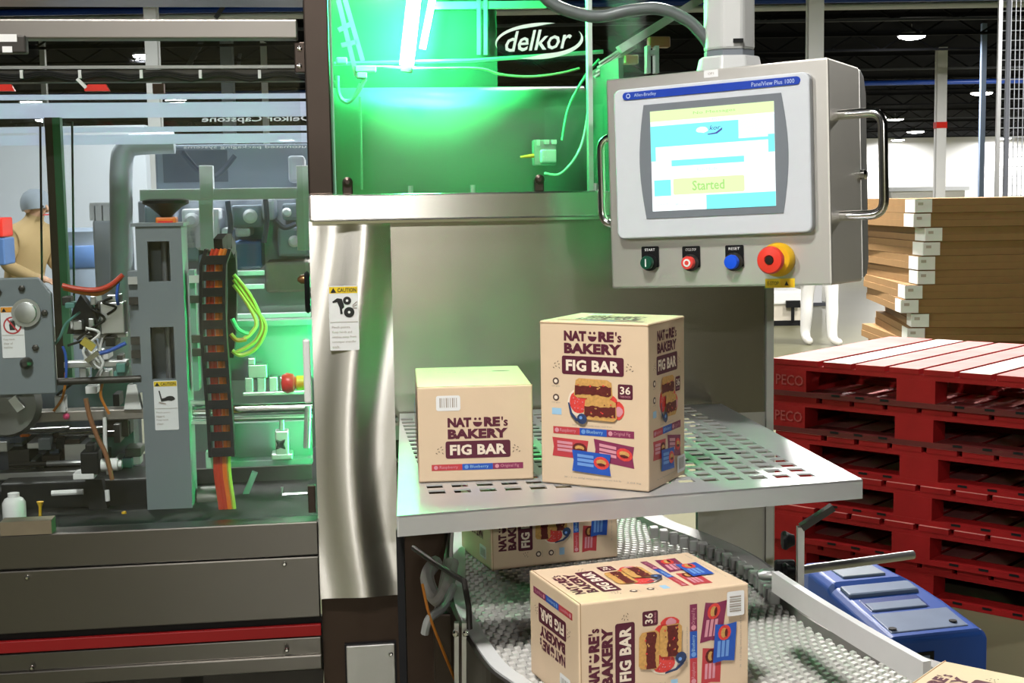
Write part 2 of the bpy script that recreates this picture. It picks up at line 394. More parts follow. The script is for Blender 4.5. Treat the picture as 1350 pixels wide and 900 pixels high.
# ================================================================== CASE PACKER
MF = Frame((-.276, 3.2, 0), Matrix.Rotation(R_(7.5), 3, 'Z'))
def lx(px, py, y=0): return MF.loc(px, py, y).x
def lz(px, py, y=0): return MF.loc(px, py, y).z
def lp(px, py, y=0): return MF.loc(px, py, y)
def pbox(mb, x0, y0, x1, y1, ya, yb):
    """box whose front face spans the given pixels at frame depth ya"""
    a = lp(x0, (y0 + y1) / 2, ya); b = lp(x1, (y0 + y1) / 2, ya); c = lp((x0 + x1) / 2, y0, ya); d = lp((x0 + x1) / 2, y1, ya)
    return mb.box(a.x, b.x, ya, yb, d.z, c.z)

XL = lx(415, 540); XC = lx(520, 540); XR = lx(1009, 460)
cab = thing('case_packer_cabinet', 'tall stainless steel machine cabinet with green lit window', 'machine', MF, (XC, .1, 0))
ZLED0 = lz(408, 292, -.04); ZLED1 = lz(408, 257, -.04); ZCB = lz(425, 785)
# column panel: gently dished sheet
mb = MB(); nx, nz = 14, 30; z0, z1 = ZCB, ZLED0
g = []
for i in range(nz + 1):
    for j in range(nx + 1):
        s_ = j / nx; q = i / nz
        g.append((XL + (XC - XL) * s_, -.028 - .004 * math.sin(math.pi * s_) + .0029 * math.sin(2 * math.pi * (s_ * 1.35) + 1.6 * math.sin(q * 4.2)), z0 + (z1 - z0) * q))
nf = len(g)
mb.add(g, [(i * (nx + 1) + j, i * (nx + 1) + j + 1, (i + 1) * (nx + 1) + j + 1, (i + 1) * (nx + 1) + j) for i in range(nz) for j in range(nx)], True)
mb.box(XL, XC, -.0235, 0, z0, z1)
mb.build('column_panel', STEEL, cab)
for py in (552, 606, 680):
    z = lz(516, py); MB().lathe((XC, -.012, z), (1, 0, 0), [(.008, 0), (.008, .004), (.004, .008)], 8).build('bolt', CHROME, cab)
# front panel over the shelf + right jamb
ZSH = 1.0
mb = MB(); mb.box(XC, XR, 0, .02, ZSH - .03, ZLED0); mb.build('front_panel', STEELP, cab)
MB().box(XR, XR + .018, -.01, .3, .25, ZLED0).build('right_jamb', WPLASTIC, cab)
MB().box(lx(920, 700), XR, .0, .02, .25, ZSH - .03).build('lower_panel', STEELM, cab)
MB().box(lx(985, 700), XR + .035, .03, .12, 0, .9).build('leg', STEELM, cab)
# ledge
XLR = lx(985, 250)
MB().box(lx(408, 275), XLR, -.045, .02, ZLED0, ZLED1).build('ledge', STEEL, cab, bevel=.004)
MB().box(lx(412, 292), XLR, -.05, -.028, ZLED0 - .006, ZLED0).build('ledge_lip', CHROME, cab)
# dark lower cabinet under the column
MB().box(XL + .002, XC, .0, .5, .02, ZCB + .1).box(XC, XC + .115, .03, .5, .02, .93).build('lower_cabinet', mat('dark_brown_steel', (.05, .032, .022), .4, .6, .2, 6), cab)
mb = MB(); mb.box(lx(457, 875, -.02), lx(521, 875, -.02), -.02, 0, .18, lz(490, 850, -.02)); mb.build('access_cover', STEELM, cab, bevel=.002)
p = lp(515, 862, -.022); MB().lathe(p, (0, -1, 0), [(.006, 0), (.006, .002), (.003, .005)], 8).build('screw', CHROME, cab)
MB().box(lx(455, 875, -.012), lx(523, 875, -.012), -.012, 0, .17, lz(490, 847, -.012)).build('cover_gasket', BLACK, cab)
# inside under the shelf
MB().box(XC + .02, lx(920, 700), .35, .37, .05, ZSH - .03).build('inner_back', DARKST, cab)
# posts
ZT = lz(420, -60)
MB().box(lx(403, 130, -.03), lx(436, 130, -.03), -.03, .03, ZLED1, ZT).build('corner_post', BROWNST, cab, bevel=.004)
MB().box(lx(436, 130), lx(440, 130), -.005, .03, ZLED1, ZT).build('pane_gasket', mat('green_gasket', (.25, .6, .4), .3, 0, .1), cab)
MB().box(lx(775, 130), lx(781, 130), -.006, .02, ZLED1, ZT).build('pane_edge', ALU, cab)
MB().box(lx(938, 130), lx(985, 130), -.02, .04, ZLED1, ZT).build('rear_post', BROWNST, cab)
MB().box(lx(440, 130), lx(775, 130), .004, .010, ZLED1, ZT).build('window_pane', PANE2, cab)
MB().box(lx(781, 130), lx(938, 130), .004, .010, ZLED1, ZT).build('side_pane', PANE2, cab)
# inner sheet with a rolled top that catches the tube light
INNER = mat('inner_sheet', (.30, .34, .31), .48, .3, .08, 5, .02, 6, aniso=.85)
for nd in INNER.node_tree.nodes:
    if nd.type == 'BSDF_PRINCIPLED': nd.inputs['Anisotropic Rotation'].default_value = 0
D = .42; xa = lx(430, 200, D); xb = lx(776, 200, D); zb = lz(600, 262, D); zr = lz(600, 150, D); r = .075
prof = [(D, zb), (D, zr)] + [(D + r * (1 - math.cos(t)), zr + r * math.sin(t)) for t in [R_(a) for a in range(8, 91, 8)]] + [(D + r + .10, zr + r + .004)]
mb = MB(); n = len(prof)
mb.add([(xa, y, z) for y, z in prof] + [(xb, y, z) for y, z in prof], [(i, i + 1, i + 1 + n, i + n) for i in range(n - 1)], True)
ish = mb.build('inner_sheet', INNER, cab)
so = ish.modifiers.new('thick', 'SOLIDIFY'); so.thickness = .003
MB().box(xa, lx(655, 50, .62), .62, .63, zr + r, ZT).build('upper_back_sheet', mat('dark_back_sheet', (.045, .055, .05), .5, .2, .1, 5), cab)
MB().box(xa - .01, xa, .03, .62, zb, ZT).build('left_inner_wall', INNER, cab)
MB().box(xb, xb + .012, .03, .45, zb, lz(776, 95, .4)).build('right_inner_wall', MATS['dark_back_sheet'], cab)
MB().box(xa, XLR, .0, .62, ZLED1 - .03, ZLED1 - .012).build('compartment_floor', INNER, cab)
MB().box(xa, XLR, .02, .64, ZT, ZT + .01).build('roof_sheet', BROWNST, cab)
# frame rails seen in the window
RAIL = mat('inner_rail', (.35, .38, .36), .4, .6, .1, 10)
MB().tube([lp(440, 84, .5), lp(620, 80, .5), lp(795, 68, .5)], .006, 6).build('cable_rail', RAIL, cab)
MB().bar(lp(570, 8, .6), lp(720, 6, .6), .02, .02).build('upper_rail', RAIL, cab)
for px in (631, 640): MB().bar(lp(px, -5, .59), lp(px, 72, .59), .01, .01).build('upright', RAIL, cab)
for a, b in (((446, 0), (470, 100)), ((455, 0), (478, 80)), ((446, 40), (466, 30)), ((450, 60), (472, 55))):
    MB().bar(lp(*a, .35), lp(*b, .35), .012, .012).build('lattice_bar', RAIL, cab)
# green lamp tubes
GT = mat('green_tube', (.3, 1, .55), .4, 0, 0, 5, emit=560, ecol=(.055, 1.0, .26))
MB().tube([lp(549, -30, .3), lp(536, 86, .3)], .018, 14).build('green_tube', GT, cab)
MB().tube([lp(576, -30, .45), lp(557, 64, .45)], .009, 10).build('green_tube', GT, cab)
MB().tube([lp(455, -45, .2), lp(765, -50, .2)], .012, 12).build('green_tube', GT, cab)  # unseen tube above the view, added for a light band on the inner sheet
MB().tube([lp(537, 84, .3), lp(535.5, 95, .3)], .015, 12).build('tube_cap', WPLASTIC, cab)
# wiring
for pts, m, r in [([(476, 92), (495, 88), (560, 90), (630, 90), (660, 98), (700, 101), (740, 96), (764, 90)], mat('pale_cable', (.55, .60, .35), .4), .0035),
                  ([(445, 100), (447, 125), (458, 135), (470, 124), (482, 104)], RAIL, .006),
                  ([(443, 106), (450, 130), (465, 130), (475, 110)], RAIL, .005),
                  ([(474, 128), (476, 170), (477, 250)], RAIL, .0035),
                  ([(741, 185), (750, 140), (772, 100), (790, 78)], mat('green_cable', (.12, .40, .22), .4), .004),
                  ([(718, 228), (740, 228), (765, 195), (776, 140), (778, 95)], mat('pale_green_cable', (.45, .70, .55), .4), .0035)]:
    MB().tube(spline([lp(*p, .33) for p in pts], 6), r, 6).build('cable', m, cab)
mb = MB(); pbox(mb, 468, 86, 496, 95, .32, .35); pbox(mb, 470, 95, 484, 103, .32, .35); mb.build('junction_block', WPLASTIC, cab, bevel=.003)
mb = MB(); pbox(mb, 443, 75, 458, 84, .32, .35); mb.build('sensor_head', WPLASTIC, cab, bevel=.004)
# sensor on the inner sheet
SEN = mat('sensor_housing', (.55, .66, .60), .4, .2, .05)
mb = MB(); pbox(mb, 704, 184, 734, 218, .36, .40); mb.build('sensor_bracket', RAIL, cab, bevel=.003)
mb = MB(); pbox(mb, 714, 197, 734, 214, .33, .36); mb.build('sensor_body', SEN, cab, bevel=.003)
mb = MB(); pbox(mb, 708, 184, 712, 192, .35, .36); pbox(mb, 718, 184, 724, 190, .35, .36); pbox(mb, 728, 184, 734, 190, .35, .36); mb.build('sensor_clips', SEN, cab)
MB().tube([lp(704, 205, .36), lp(686, 207, .36)], [.006, .003], 8).build('amber_probe', mat('amber_probe', (.6, .25, .02), .4, .2), cab)
# latches and studs on the ledge
for px, py in ((458, 240), (710, 236)):
    p = lp(px, py, -.02); zl = ZLED1
    k = MB().box(p.x - .012, p.x + .012, -.03, .0, zl, zl + .03).build('latch', BROWNST, cab, bevel=.003)
    MB().lathe((p.x, -.03, zl + .028), (0, -1, 0), [(.012, 0), (.012, .006), (.005, .009)], 10).build('latch_screw', BROWNST, k)
for px in (541, 623, 785):
    p = lp(px, 242, .0); MB().cyl((p.x, -.005, ZLED1), (p.x, -.005, ZLED1 + .018), .006, n=8).build('stud', ALU, cab)
# swinging arm and fittings right of the logo
MB().bar(lp(816, 66, .25), lp(925, -2, .25), .02, .035, (0, 1, 0)).build('air_arm', ALU, cab)
mb = MB(); pbox(mb, 824, 72, 842, 84, .22, .25); mb.build('fitting', BRASS, cab, bevel=.003)
mb = MB(); pbox(mb, 856, 48, 884, 62, .22, .25); mb.build('fitting', BRASS, cab, bevel=.003)
mb = MB(); pbox(mb, 853, 60, 858, 96, .2, .23); pbox(mb, 864, 60, 869, 96, .2, .23); pbox(mb, 853, 66, 869, 72, .2, .23); mb.build('clamp', mat('clamp_grey', (.3, .4, .35), .4, .4), cab)
for k in range(4): MB().tube(spline([lp(790 - k * 2, 84 + k * 6, .26), lp(806, 74 + k * 4, .26), lp(818, 66 + k * 3, .26), lp(838, 56 + k * 2, .26)], 5), .005, 6).build('air_hose', RAIL, cab)
# oval logo on the pane
LOGO = mat('logo_white', (.80, .95, .88), .5, 0, .03, 20)
mb = MB(); mb.keepn = True; mb.mat(LOGO)
def swoosh(cx, cy, rx, ry, a0, a1, tmax, rot):
    A = []; B = []; n = 24
    for i in range(n + 1):
        s_ = i / n; a = R_(a0 + (a1 - a0) * s_); th = tmax * math.sin(math.pi * s_ ** 1.3) ** .8
        x = rx * math.cos(a); y = ry * math.sin(a); l = math.hypot(x, y)
        xi, yi = x * (1 - th / l), y * (1 - th / l * 1.0)
        cr, sr = math.cos(rot), math.sin(rot)
        A.append((cx + x * cr - y * sr, cy + x * sr + y * cr)); B.append((cx + xi * cr - yi * sr, cy + xi * sr + yi * cr))
    vs = [lp(*p, .0015) for p in A] + [lp(*p, .0015) for p in B]
    mb.add(vs, [(i, i + 1, i + n + 2, i + n + 1) for i in range(n)])
swoosh(711, 54, 58, 24, 165, 292, 6, -.06)
swoosh(711, 54, 58, 24, -25, 118, 8, -.06)
vs, fs, asp = text2d('delkor', .012, .25)
mb.add([lp(666 + 88 * x, 69 - 27 * y - 5.5 * x, .0015) for x, y in vs], fs)
mb.build('oval_logo', LOGO, cab)
# caution sticker on the column
def sticker(parent, x0, y0, x1, y1, yd, head, word, kind, lines, name='caution_sticker'):
    a = lp(x0, y0, yd); b = lp(x1, y1, yd)
    A = Art((a.x, yd, a.z), (b.x - a.x, 0, 0), (0, 0, b.z - a.z), (0, -1, 0), .0006)
    A.rr(0, 0, 1, 1, .003, WHITE, 1)
    A.rect(.02, .015, .98, .115, head, 2); A.poly([(.06, .105), (.16, .03), (.26, .105)], INK['black'], 3)
    if word: A.text(word, .3, .035, .94, .098, INK['black'], 3, .02)
    if kind == 'rollers':
        A.disc(.62, .23, .0105 * (b.x - a.x) / .075, INK['black'], 3, 18); A.disc(.68, .41, .0135 * (b.x - a.x) / .075, INK['black'], 3, 18)
        A.disc(.62, .23, .003, WHITE, 4); A.disc(.68, .41, .003, WHITE, 4)
        A.poly([(.12, .24), (.28, .19), (.44, .2), (.5, .28), (.52, .33), (.44, .36), (.46, .43), (.38, .44), (.36, .34), (.28, .25), (.13, .26)], INK['black'], 3)
        for q in range(3): A.poly([(.8, .3 + q * .02), (.95, .24 + q * .05), (.96, .255 + q * .05), (.8, .312 + q * .02)], INK['grey'], 3)
    elif kind == 'hand':
        n = 24; ro, ri = .40, .33; asp_ = (b.x - a.x) / abs(b.z - a.z)
        P = [(.5 + ro * math.cos(6.2832 * i / n), .37 + ro * asp_ * math.sin(6.2832 * i / n)) for i in range(n)]
        Q = [(.5 + ri * math.cos(6.2832 * i / n), .37 + ri * asp_ * math.sin(6.2832 * i / n)) for i in range(n)]
        A.poly(P, INK['red'], 2); A.poly(Q, WHITE, 3)
        A.poly([(.38, .46), (.36, .36), (.42, .29), (.58, .28), (.64, .36), (.6, .46)], INK['black'], 4)
        for q in range(4): A.rect(.40 + q * .055, .265 - (q in (1, 2)) * .015, .435 + q * .055, .31, INK['black'], 4)
        A.poly([(.24, .24), (.29, .22), (.77, .49), (.72, .51)], INK['red'], 5)
    else:
        A.blob(.68, .36, .22, .05, INK['black'], 3); A.poly([(.2, .2), (.26, .2), (.34, .36), (.6, .33), (.6, .4), (.3, .42)], INK['black'], 3)
        A.poly([(.2, .42), (.5, .46), (.5, .48), (.2, .45)], INK['grey'], 3)
    A.rect(.03, .555, .97, .562, INK['grey'], 3)
    for i, l in enumerate(lines): A.text(l, .08, .62 + i * .075, min(.94, .1 + .047 * len(l)), .665 + i * .075, INK['grey'], 3)
    return A.build(name, parent)
CAUT = mat('caution_yellow', (.82, .58, .02), .5, 0, .05)
WARN = mat('warning_orange', (.75, .30, .03), .5, 0, .05)
sticker(cab, 433, 377, 474, 461, -.0375, CAUT, 'CAUTION', 'rollers', ['Pinch points.', 'Keep hands and', 'clothes away from', 'conveyor transfer', 'ends.'])
# hand wheel on the column's left side
hw = MB(); p = lp(401, 386, -.03)
hw.lathe((XL - .014, -.01, p.z), (1, 0, 0), [(.045, 0), (.05, .006), (.045, .012), (.03, .012)], 20)
hw.build('hand_wheel', BLACK, cab)
MB().lathe((XL - .03, -.01, p.z + .03), (1, 0, 0), [(.004, 0), (.011, .008), (.011, .016), (.004, .02)], 12).build('wheel_knob', BRASS, cab)
MB().cyl((XL - .004, -.01, p.z), (XL, -.01, p.z), .012, n=10).build('wheel_hub', STEELM, cab)
# slim handle below it
mb = MB(); pbox(mb, 400, 447, 410, 532, -.02, .0); mb.build('edge_handle', WPLASTIC, cab, bevel=.005)

# ================================================================== OPERATOR PANEL
HR = (Matrix.Rotation(-.5333, 3, 'Z') @ Matrix.Rotation(-.0333, 3, 'Y') @ Matrix.Rotation(-.0198, 3, 'X'))
HF = Frame(PY(1097.07, 375.78, 2.6), HR)
HW, HH = .4682, .4298
def hp(px, py, y=0): return HF.loc(px, py, y)
hmi = thing('operator_panel', 'stainless control panel with touch screen hanging from a grey arm', 'control panel', HF, (-HW / 2, .1, 0))
MB().box(-HW, 0, 0, .20, 0, HH).build('enclosure', mat('enclosure_steel', (.68, .66, .62), .40, .85, .05, 6, .02, 5, aniso=.4), hmi, bevel=.004)
MB().box(-HW + .006, -.006, .20, .208, .006, HH - .006).build('gasket', BLACK, hmi)
poly = [(.0, .0), (.0, .0)]
MB().prism([(.208, .004), (.235, .012), (.25, .04), (.25, HH - .05), (.235, HH - .015), (.208, HH - .002)], (-HW + .002, 0, 0), (0, 1, 0), (0, 0, 1), (HW - .002, 0, 0)).build('rear_cover', STEELM, hmi, bevel=.003)
# bezel
a = hp(813, 121, -.012); b = hp(1070, 303, -.012)
bz0, bz1 = hp(940, 311, -.012).z, hp(940, 107, -.012).z; bx0, bx1 = hp(814, 220, -.012).x, hp(1071, 210, -.012).x
def rpl(x0, z0, x1, z1, r, y0, y1): return MB().prism(rrect(x0, z0, x1, z1, r), (0, y0, 0), (1, 0, 0), (0, 0, 1), (0, y1 - y0, 0))
bez = rpl(bx0, bz0, bx1, bz1, .014, -.022, 0).build('bezel', LGREY, hmi, bevel=.004, seg=3)
# barrel shaped dark surround
sx0, sx1 = hp(859, 210, -.023).x, hp(1022, 205, -.023).x; sz0, sz1 = hp(941, 275, -.023).z, hp(941, 140, -.023).z
P = []
n = 12; mrg = .016
for i in range(n + 1): t_ = i / n; P.append((sx1 + mrg * .9 + .012 * math.sin(math.pi * t_), sz0 - mrg * .9 + (sz1 - sz0 + 2 * mrg * .9) * t_))
for i in range(n + 1): t_ = i / n; P.append((sx0 - mrg * .9 - .012 * math.sin(math.pi * t_), sz1 + mrg * .9 - (sz1 - sz0 + 2 * mrg * .9) * t_))
MB().prism(P, (0, -.0235, 0), (1, 0, 0), (0, 0, 1), (0, .004, 0)).build('screen_surround', MGREY, bez)
# blue brand strip
a = hp(821, 128, -.023); b = hp(1055, 103, -.023)
zs0, zs1 = hp(940, 121.5, -.023).z, hp(940, 111, -.023).z
st = rpl(a.x, zs0, b.x, zs1, (zs1 - zs0) * .49, -.024, -.021).build('brand_strip', mat('strip_blue', (.01, .05, .42), .4), bez)
A = Art((a.x, -.024, zs1), (b.x - a.x, 0, 0), (0, 0, zs0 - zs1), (0, -1, 0), .0005)
LB = mat('strip_lettering', (.55, .65, .85), .5)
A.disc(.035, .5, .0048, LB, 1); A.disc(.035, .5, .003, MATS['strip_blue'], 2); A.text('Allen-Bradley', .07, .25, .2, .8, LB, 1); A.text('PanelView Plus 1000', .74, .25, .97, .78, LB, 1)
A.build('strip_lettering', bez)
# screen
def em(name, c, s=1.0): return mat(name, (.02, .02, .02), .3, 0, 0, 5, emit=s, ecol=c)
S_W = em('screen_white', (.93, 1, 1), 1.05); S_C = em('screen_cyan', (.20, .95, .98), 1.0); S_Y = em('screen_lime', (.72, .98, .45), .95); S_G = em('screen_green', (.42, .80, .22), .8); S_B = em('screen_blue', (.10, .12, .55), .6); S_P = em('screen_pale', (.75, .98, 1), 1.0)
S_T = em('screen_text', (.55, .72, .70), .8)
A = Art((sx0, -.0236, sz1), (sx1 - sx0, 0, 0), (0, 0, sz0 - sz1), (0, -1, 0), .0006)
A.rect(0, 0, 1, 1, S_W, 1); A.rect(0, 0, 1, .105, S_Y, 2); A.rect(0, .15, .72, .36, S_C, 2); A.rect(.72, .12, 1, .31, S_P, 2); A.rect(0, .33, 1, .36, S_C, 2)
A.rect(0, .36, .04, .5, S_C, 2); A.rect(.95, .31, 1, .48, S_C, 2); A.rect(.17, .50, .76, .56, S_C, 2); A.rect(.02, .69, .16, .85, S_C, 2); A.rect(.45, .86, 1, 1, S_C, 2)
A.rr(.18, .685, .76, .845, .004, S_Y, 3); A.text('Started', .34, .715, .6, .81, S_G, 4, .01)
A.text('No Messages', .36, .035, .7, .07, S_G, 3); A.text('Home Menu', .40, .115, .6, .14, S_T, 3); A.text('Run Mode', .38, .59, .55, .62, S_T, 3); A.text('Speed', .03, .92, .13, .95, S_T, 3); A.text('Recipe', .2, .93, .32, .96, S_T, 3); A.text('Machine', .4, .4, .6, .43, S_P, 3)
A.text('kor', .49, .185, .58, .23, S_B, 4, .01, .25); A.blob(.43, .22, .05, .03, S_W, 3)
A.poly([(.47, .265), (.54, .255), (.595, .21), (.592, .235), (.55, .27), (.48, .275)], S_B, 4)
A.build('screen', bez)
# white tag at the top
a = hp(928, 92, 0); b = hp(947, 102, 0)
A = Art((a.x, 0, hp(937, 92).z), (b.x - a.x, 0, 0), (0, 0, hp(937, 102).z - hp(937, 92).z), (0, -1, 0), .0006); A.rect(0, 0, 1, 1, WHITE, 1).text('OP1', .3, .35, .7, .65, INK['grey'], 2); A.build('white_tag', hmi)
# buttons
def button(px, py, m, r, word, ring=None):
    p = hp(px + 6, py + 1, 0)
    pl = MB().prism(rrect(p.x - .019, p.z - .010, p.x + .019, p.z + .033, .003), (0, -.003, 0), (1, 0, 0), (0, 0, 1), (0, .003, 0)).build('legend_plate', BLACK, hmi)
    A = Art((p.x - .019, -.003, p.z + .033), (.038, 0, 0), (0, 0, -.043), (0, -1, 0), .0004); A.text(word, .2, .10, .8, .22, WHITE, 1); A.build('legend', pl)
    MB().lathe((p.x, 0, p.z), (0, -1, 0), [(r * 1.25, .002), (r * 1.25, .010), (r * 1.1, .014), (r * 1.05, .014)], 20).build('button_ring', DARKST if m is not GREENP else BLACK, hmi)
    bt = MB().lathe((p.x, 0, p.z), (0, -1, 0), [(r, .01), (r, .022), (r * .9, .025), (0, .0255)], 20).build('button', m, hmi)
    A = Art((p.x - .01, -.0256, p.z + .01), (.02, 0, 0), (0, 0, -.02), (0, -1, 0), .0004)
    if ring == 'I': A.rect(.43, .1, .57, .9, WHITE, 1); A.build('mark', bt)
    if ring == 'O': A.disc(.5, .5, .008, WHITE, 1); A.disc(.5, .5, .0045, m, 2); A.build('mark', bt)
BTR = mat('button_red', (.75, .06, .05), .3, 0, .05); BTB = mat('button_blue', (.01, .09, .75), .3, 0, .05)
button(852, 345, GREENP, .0135, 'START', 'I'); button(906, 345, BTR, .0135, 'CYCLE STOP', 'O'); button(963, 344, BTB, .0145, 'RESET')
p = hp(1027, 342, 0)
MB().lathe((p.x, 0, p.z), (0, -1, 0), [(.033, .0), (.033, .012), (.028, .02)], 28).build('stop_collar', YELLOW, hmi)
e = MB().lathe((p.x, 0, p.z), (0, -1, 0), [(.014, .015), (.014, .035), (.025, .04), (.027, .048), (.024, .055), (.010, .057), (.008, .054), (0, .054)], 28).build('stop_button', mat('stop_red', (.80, .05, .03), .35, 0, .05), hmi)
MB().lathe((p.x, 0, p.z), (0, -1, 0), [(.008, .0545), (.008, .0575), (0, .0577)], 14).build('stop_pip', BROWNST, e)
a = hp(1009, 373, 0)
A = Art((a.x, 0, hp(1028, 367).z), (hp(1048, 373).x - a.x, 0, 0), (0, 0, -.018), (0, -1, 0), .0006); A.rect(0, 0, 1, 1, CAUT, 1).text('E-STOP', .08, .3, .46, .7, INK['black'], 2).rect(.52, .15, .95, .85, YELLOW, 2).poly([(.66, .75), (.73, .25), (.8, .75)], INK['black'], 3); A.build('stop_label', hmi)
# handles
def handle(pts, r, name='handle'):
    P = []
    for i, q in enumerate(pts):
        q = Vector(q)
        if 0 < i < len(pts) - 1:
            a = Vector(pts[i - 1]); b = Vector(pts[i + 1]); rr = .028
            A_ = q + (a - q).normalized() * rr; B_ = q + (b - q).normalized() * rr
            for k in range(7): t_ = k / 6; P.append(A_ * (1 - t_) ** 2 + q * 2 * t_ * (1 - t_) + B_ * t_ * t_)
        else: P.append(q)
    return MB().tube(P, r, 12).build(name, CHROME, hmi)
zt, zb_ = hp(1100, 152, .06).z, hp(1100, 285, .06).z
X1 = .085
handle([(-.005, .06, zt), (X1, .06, zt), (X1, .06, zb_), (-.005, .06, zb_)], .0095)
zt2, zb2 = hp(800, 182, .05).z, hp(800, 296, .05).z
handle([(-HW + .003, .03, zt2), (-HW - .032, .03, zt2), (-HW - .032, .03, zb2), (-HW + .003, .03, zb2)], .008)
MB().lathe((-.004, .205, HH * .5), (1, 0, 0), [(.010, 0), (.010, .012), (.006, .016)], 12).build('latch', CHROME, hmi)

# suspension arm above
PC = HF.w((-.20, .12, HH))
arm = thing('suspension_arm', 'thick light grey upright tube holding the control panel', 'support arm', WF, (PC.x, PC.y, PC.z))
def hexprism(mb, c, r0, r1, z0, z1, n=8):
    a = [(c.x + r0 * math.cos(6.2832 * (k + .5) / n), c.y + r0 * math.sin(6.2832 * (k + .5) / n), z0) for k in range(n)]
    b = [(c.x + r1 * math.cos(6.2832 * (k + .5) / n), c.y + r1 * math.sin(6.2832 * (k + .5) / n), z1) for k in range(n)]
    return mb.add(a + b, [(i, (i + 1) % n, (i + 1) % n + n, i + n) for i in range(n)] + [tuple(range(n)), tuple(range(n, 2 * n))])
Ya = PC.y; px2w = Ya / 1800
C_ = PY(961, 80, Ya); Zb = PC.z - .0
z2 = PY(961, 68, Ya).z
hexprism(MB(), Vector((C_.x, Ya, 0)), 46 * px2w, 40 * px2w, Zb - .01, z2 - .012).build('flange', ARMGREY, arm, bevel=.004)
hexprism(MB(), Vector((C_.x, Ya, 0)), 33 * px2w, 33 * px2w, z2 - .012, z2).build('rotary_joint', MGREY, arm)
mb = hexprism(MB(), Vector((C_.x, Ya, 0)), 34 * px2w, 34 * px2w, z2, z2 + .35)
mb.build('tube', ARMGREY, arm, bevel=.006)
MB().box(C_.x + .0, C_.x + .02, Ya - 34 * px2w - .002, Ya - 34 * px2w + .002, z2 + .012, z2 + .02).build('slot', BLACK, arm)
# conduit in front of the window
pts = [(690, -40), (722, 0), (755, 16), (790, 22), (830, 14), (870, 12), (905, 26), (925, 45), (940, 66)]
tag(MB().tube(spline([PY(x, y, 2.82) for x, y in pts], 8), .0125, 12).build('flexible_conduit', mat('conduit_grey', (.13, .15, .15), .35, .2, .1, 60), None), 'grey flexible conduit sagging past the oval logo to the arm', 'conduit')

# ================================================================== PERFORATED SHELF
FL = Vector((-.188, 2.137, 1.0)); FR = Vector((.612, 2.359, 1.0)); BRc = Vector((.503, 3.262, 1.0)); BL = Vector((-.268, 3.19, 1.0))
shelf = thing('perforated_shelf', 'stainless shelf with rows of square holes carrying two boxes', 'shelf', WF, (.2, 2.7, .9))
a8 = R_(8); SU = Vector((math.cos(a8), math.sin(a8), 0)); SV = Vector((-math.sin(a8), math.cos(a8), 0))
TK = .003
p0 = Pz(566, 651, 1.0); p1 = Pz(1068, 617, 1.0)
pu, pv, hw_, hv_ = .0445, .047, .029, .030
NC = int(round((p1 - p0).dot(SU) / pu)); NR = 18
G0 = p0 - Vector((0, 0, 0))
pu = (p1 - p0).dot(SU) / (NC) ; 
def sg(u, v): return G0 + SU * u + SV * v
mb = MB()
def slab(P):
    n = len(P); A_ = [Vector((p.x, p.y, 1.0)) for p in P]; B_ = [Vector((p.x, p.y, 1.0 - TK)) for p in P]
    mb.add(A_ + B_, [tuple(range(n)), tuple(reversed(range(n, 2 * n)))] + [(i, i + n, (i + 1) % n + n, (i + 1) % n) for i in range(n)])
UW = NC * pu; VW = NR * pv
for r in range(NR):
    v0 = r * pv; v1 = v0 + hv_
    for c in range(NC):
        u0_ = c * pu + hw_; u1_ = (c + 1) * pu
        slab([sg(u0_, v0), sg(u1_, v0), sg(u1_, v1), sg(u0_, v1)])
    slab([sg(0, v1), sg(UW, v1), sg(UW, v0 + pv), sg(0, v0 + pv)])
c0, c1, c2, c3 = sg(0, 0), sg(UW, 0), sg(UW, VW), sg(0, VW)
slab([FL, FR, c1, c0]); slab([FR, BRc, c2, c1]); slab([BRc, BL, c3, c2]); slab([BL, FL, c0, c3])
mb.build('perforated_deck', SHELFM, shelf)
def lip(A_, B_, h, name='lip'):
    d = (B_ - A_).normalized(); n_ = Vector((d.y, -d.x, 0))
    m_ = MB(); q = [A_ + n_ * .0, B_ + n_ * .0, B_ - n_ * .003, A_ - n_ * .003]
    m_.add([(v.x, v.y, 1.0003) for v in q] + [(v.x, v.y, 1.0 - h) for v in q], [(0, 1, 2, 3), (7, 6, 5, 4), (0, 4, 5, 1), (1, 5, 6, 2), (2, 6, 7, 3), (3, 7, 4, 0)])
    return m_.build(name, SHELFM, shelf)
lip(FL, FR, .034, 'front_lip'); lip(FR, BRc, .034, 'side_lip'); lip(BL, FL, .034, 'side_lip')
# supports
q = PY(530, 800, 2.19)
MB().box(q.x - .006, q.x + .006, 2.18, 2.20, 0, .967).build('leg', RUBBER, shelf)
MB().box(q.x - .05, q.x + .05, 2.15, 2.23, 0, .008).build('foot', DARKST, shelf)
MB().bar((.0, 2.6, .985), (.45, 2.7, .985), .03, .02).build('cross_member', DARKST, shelf)

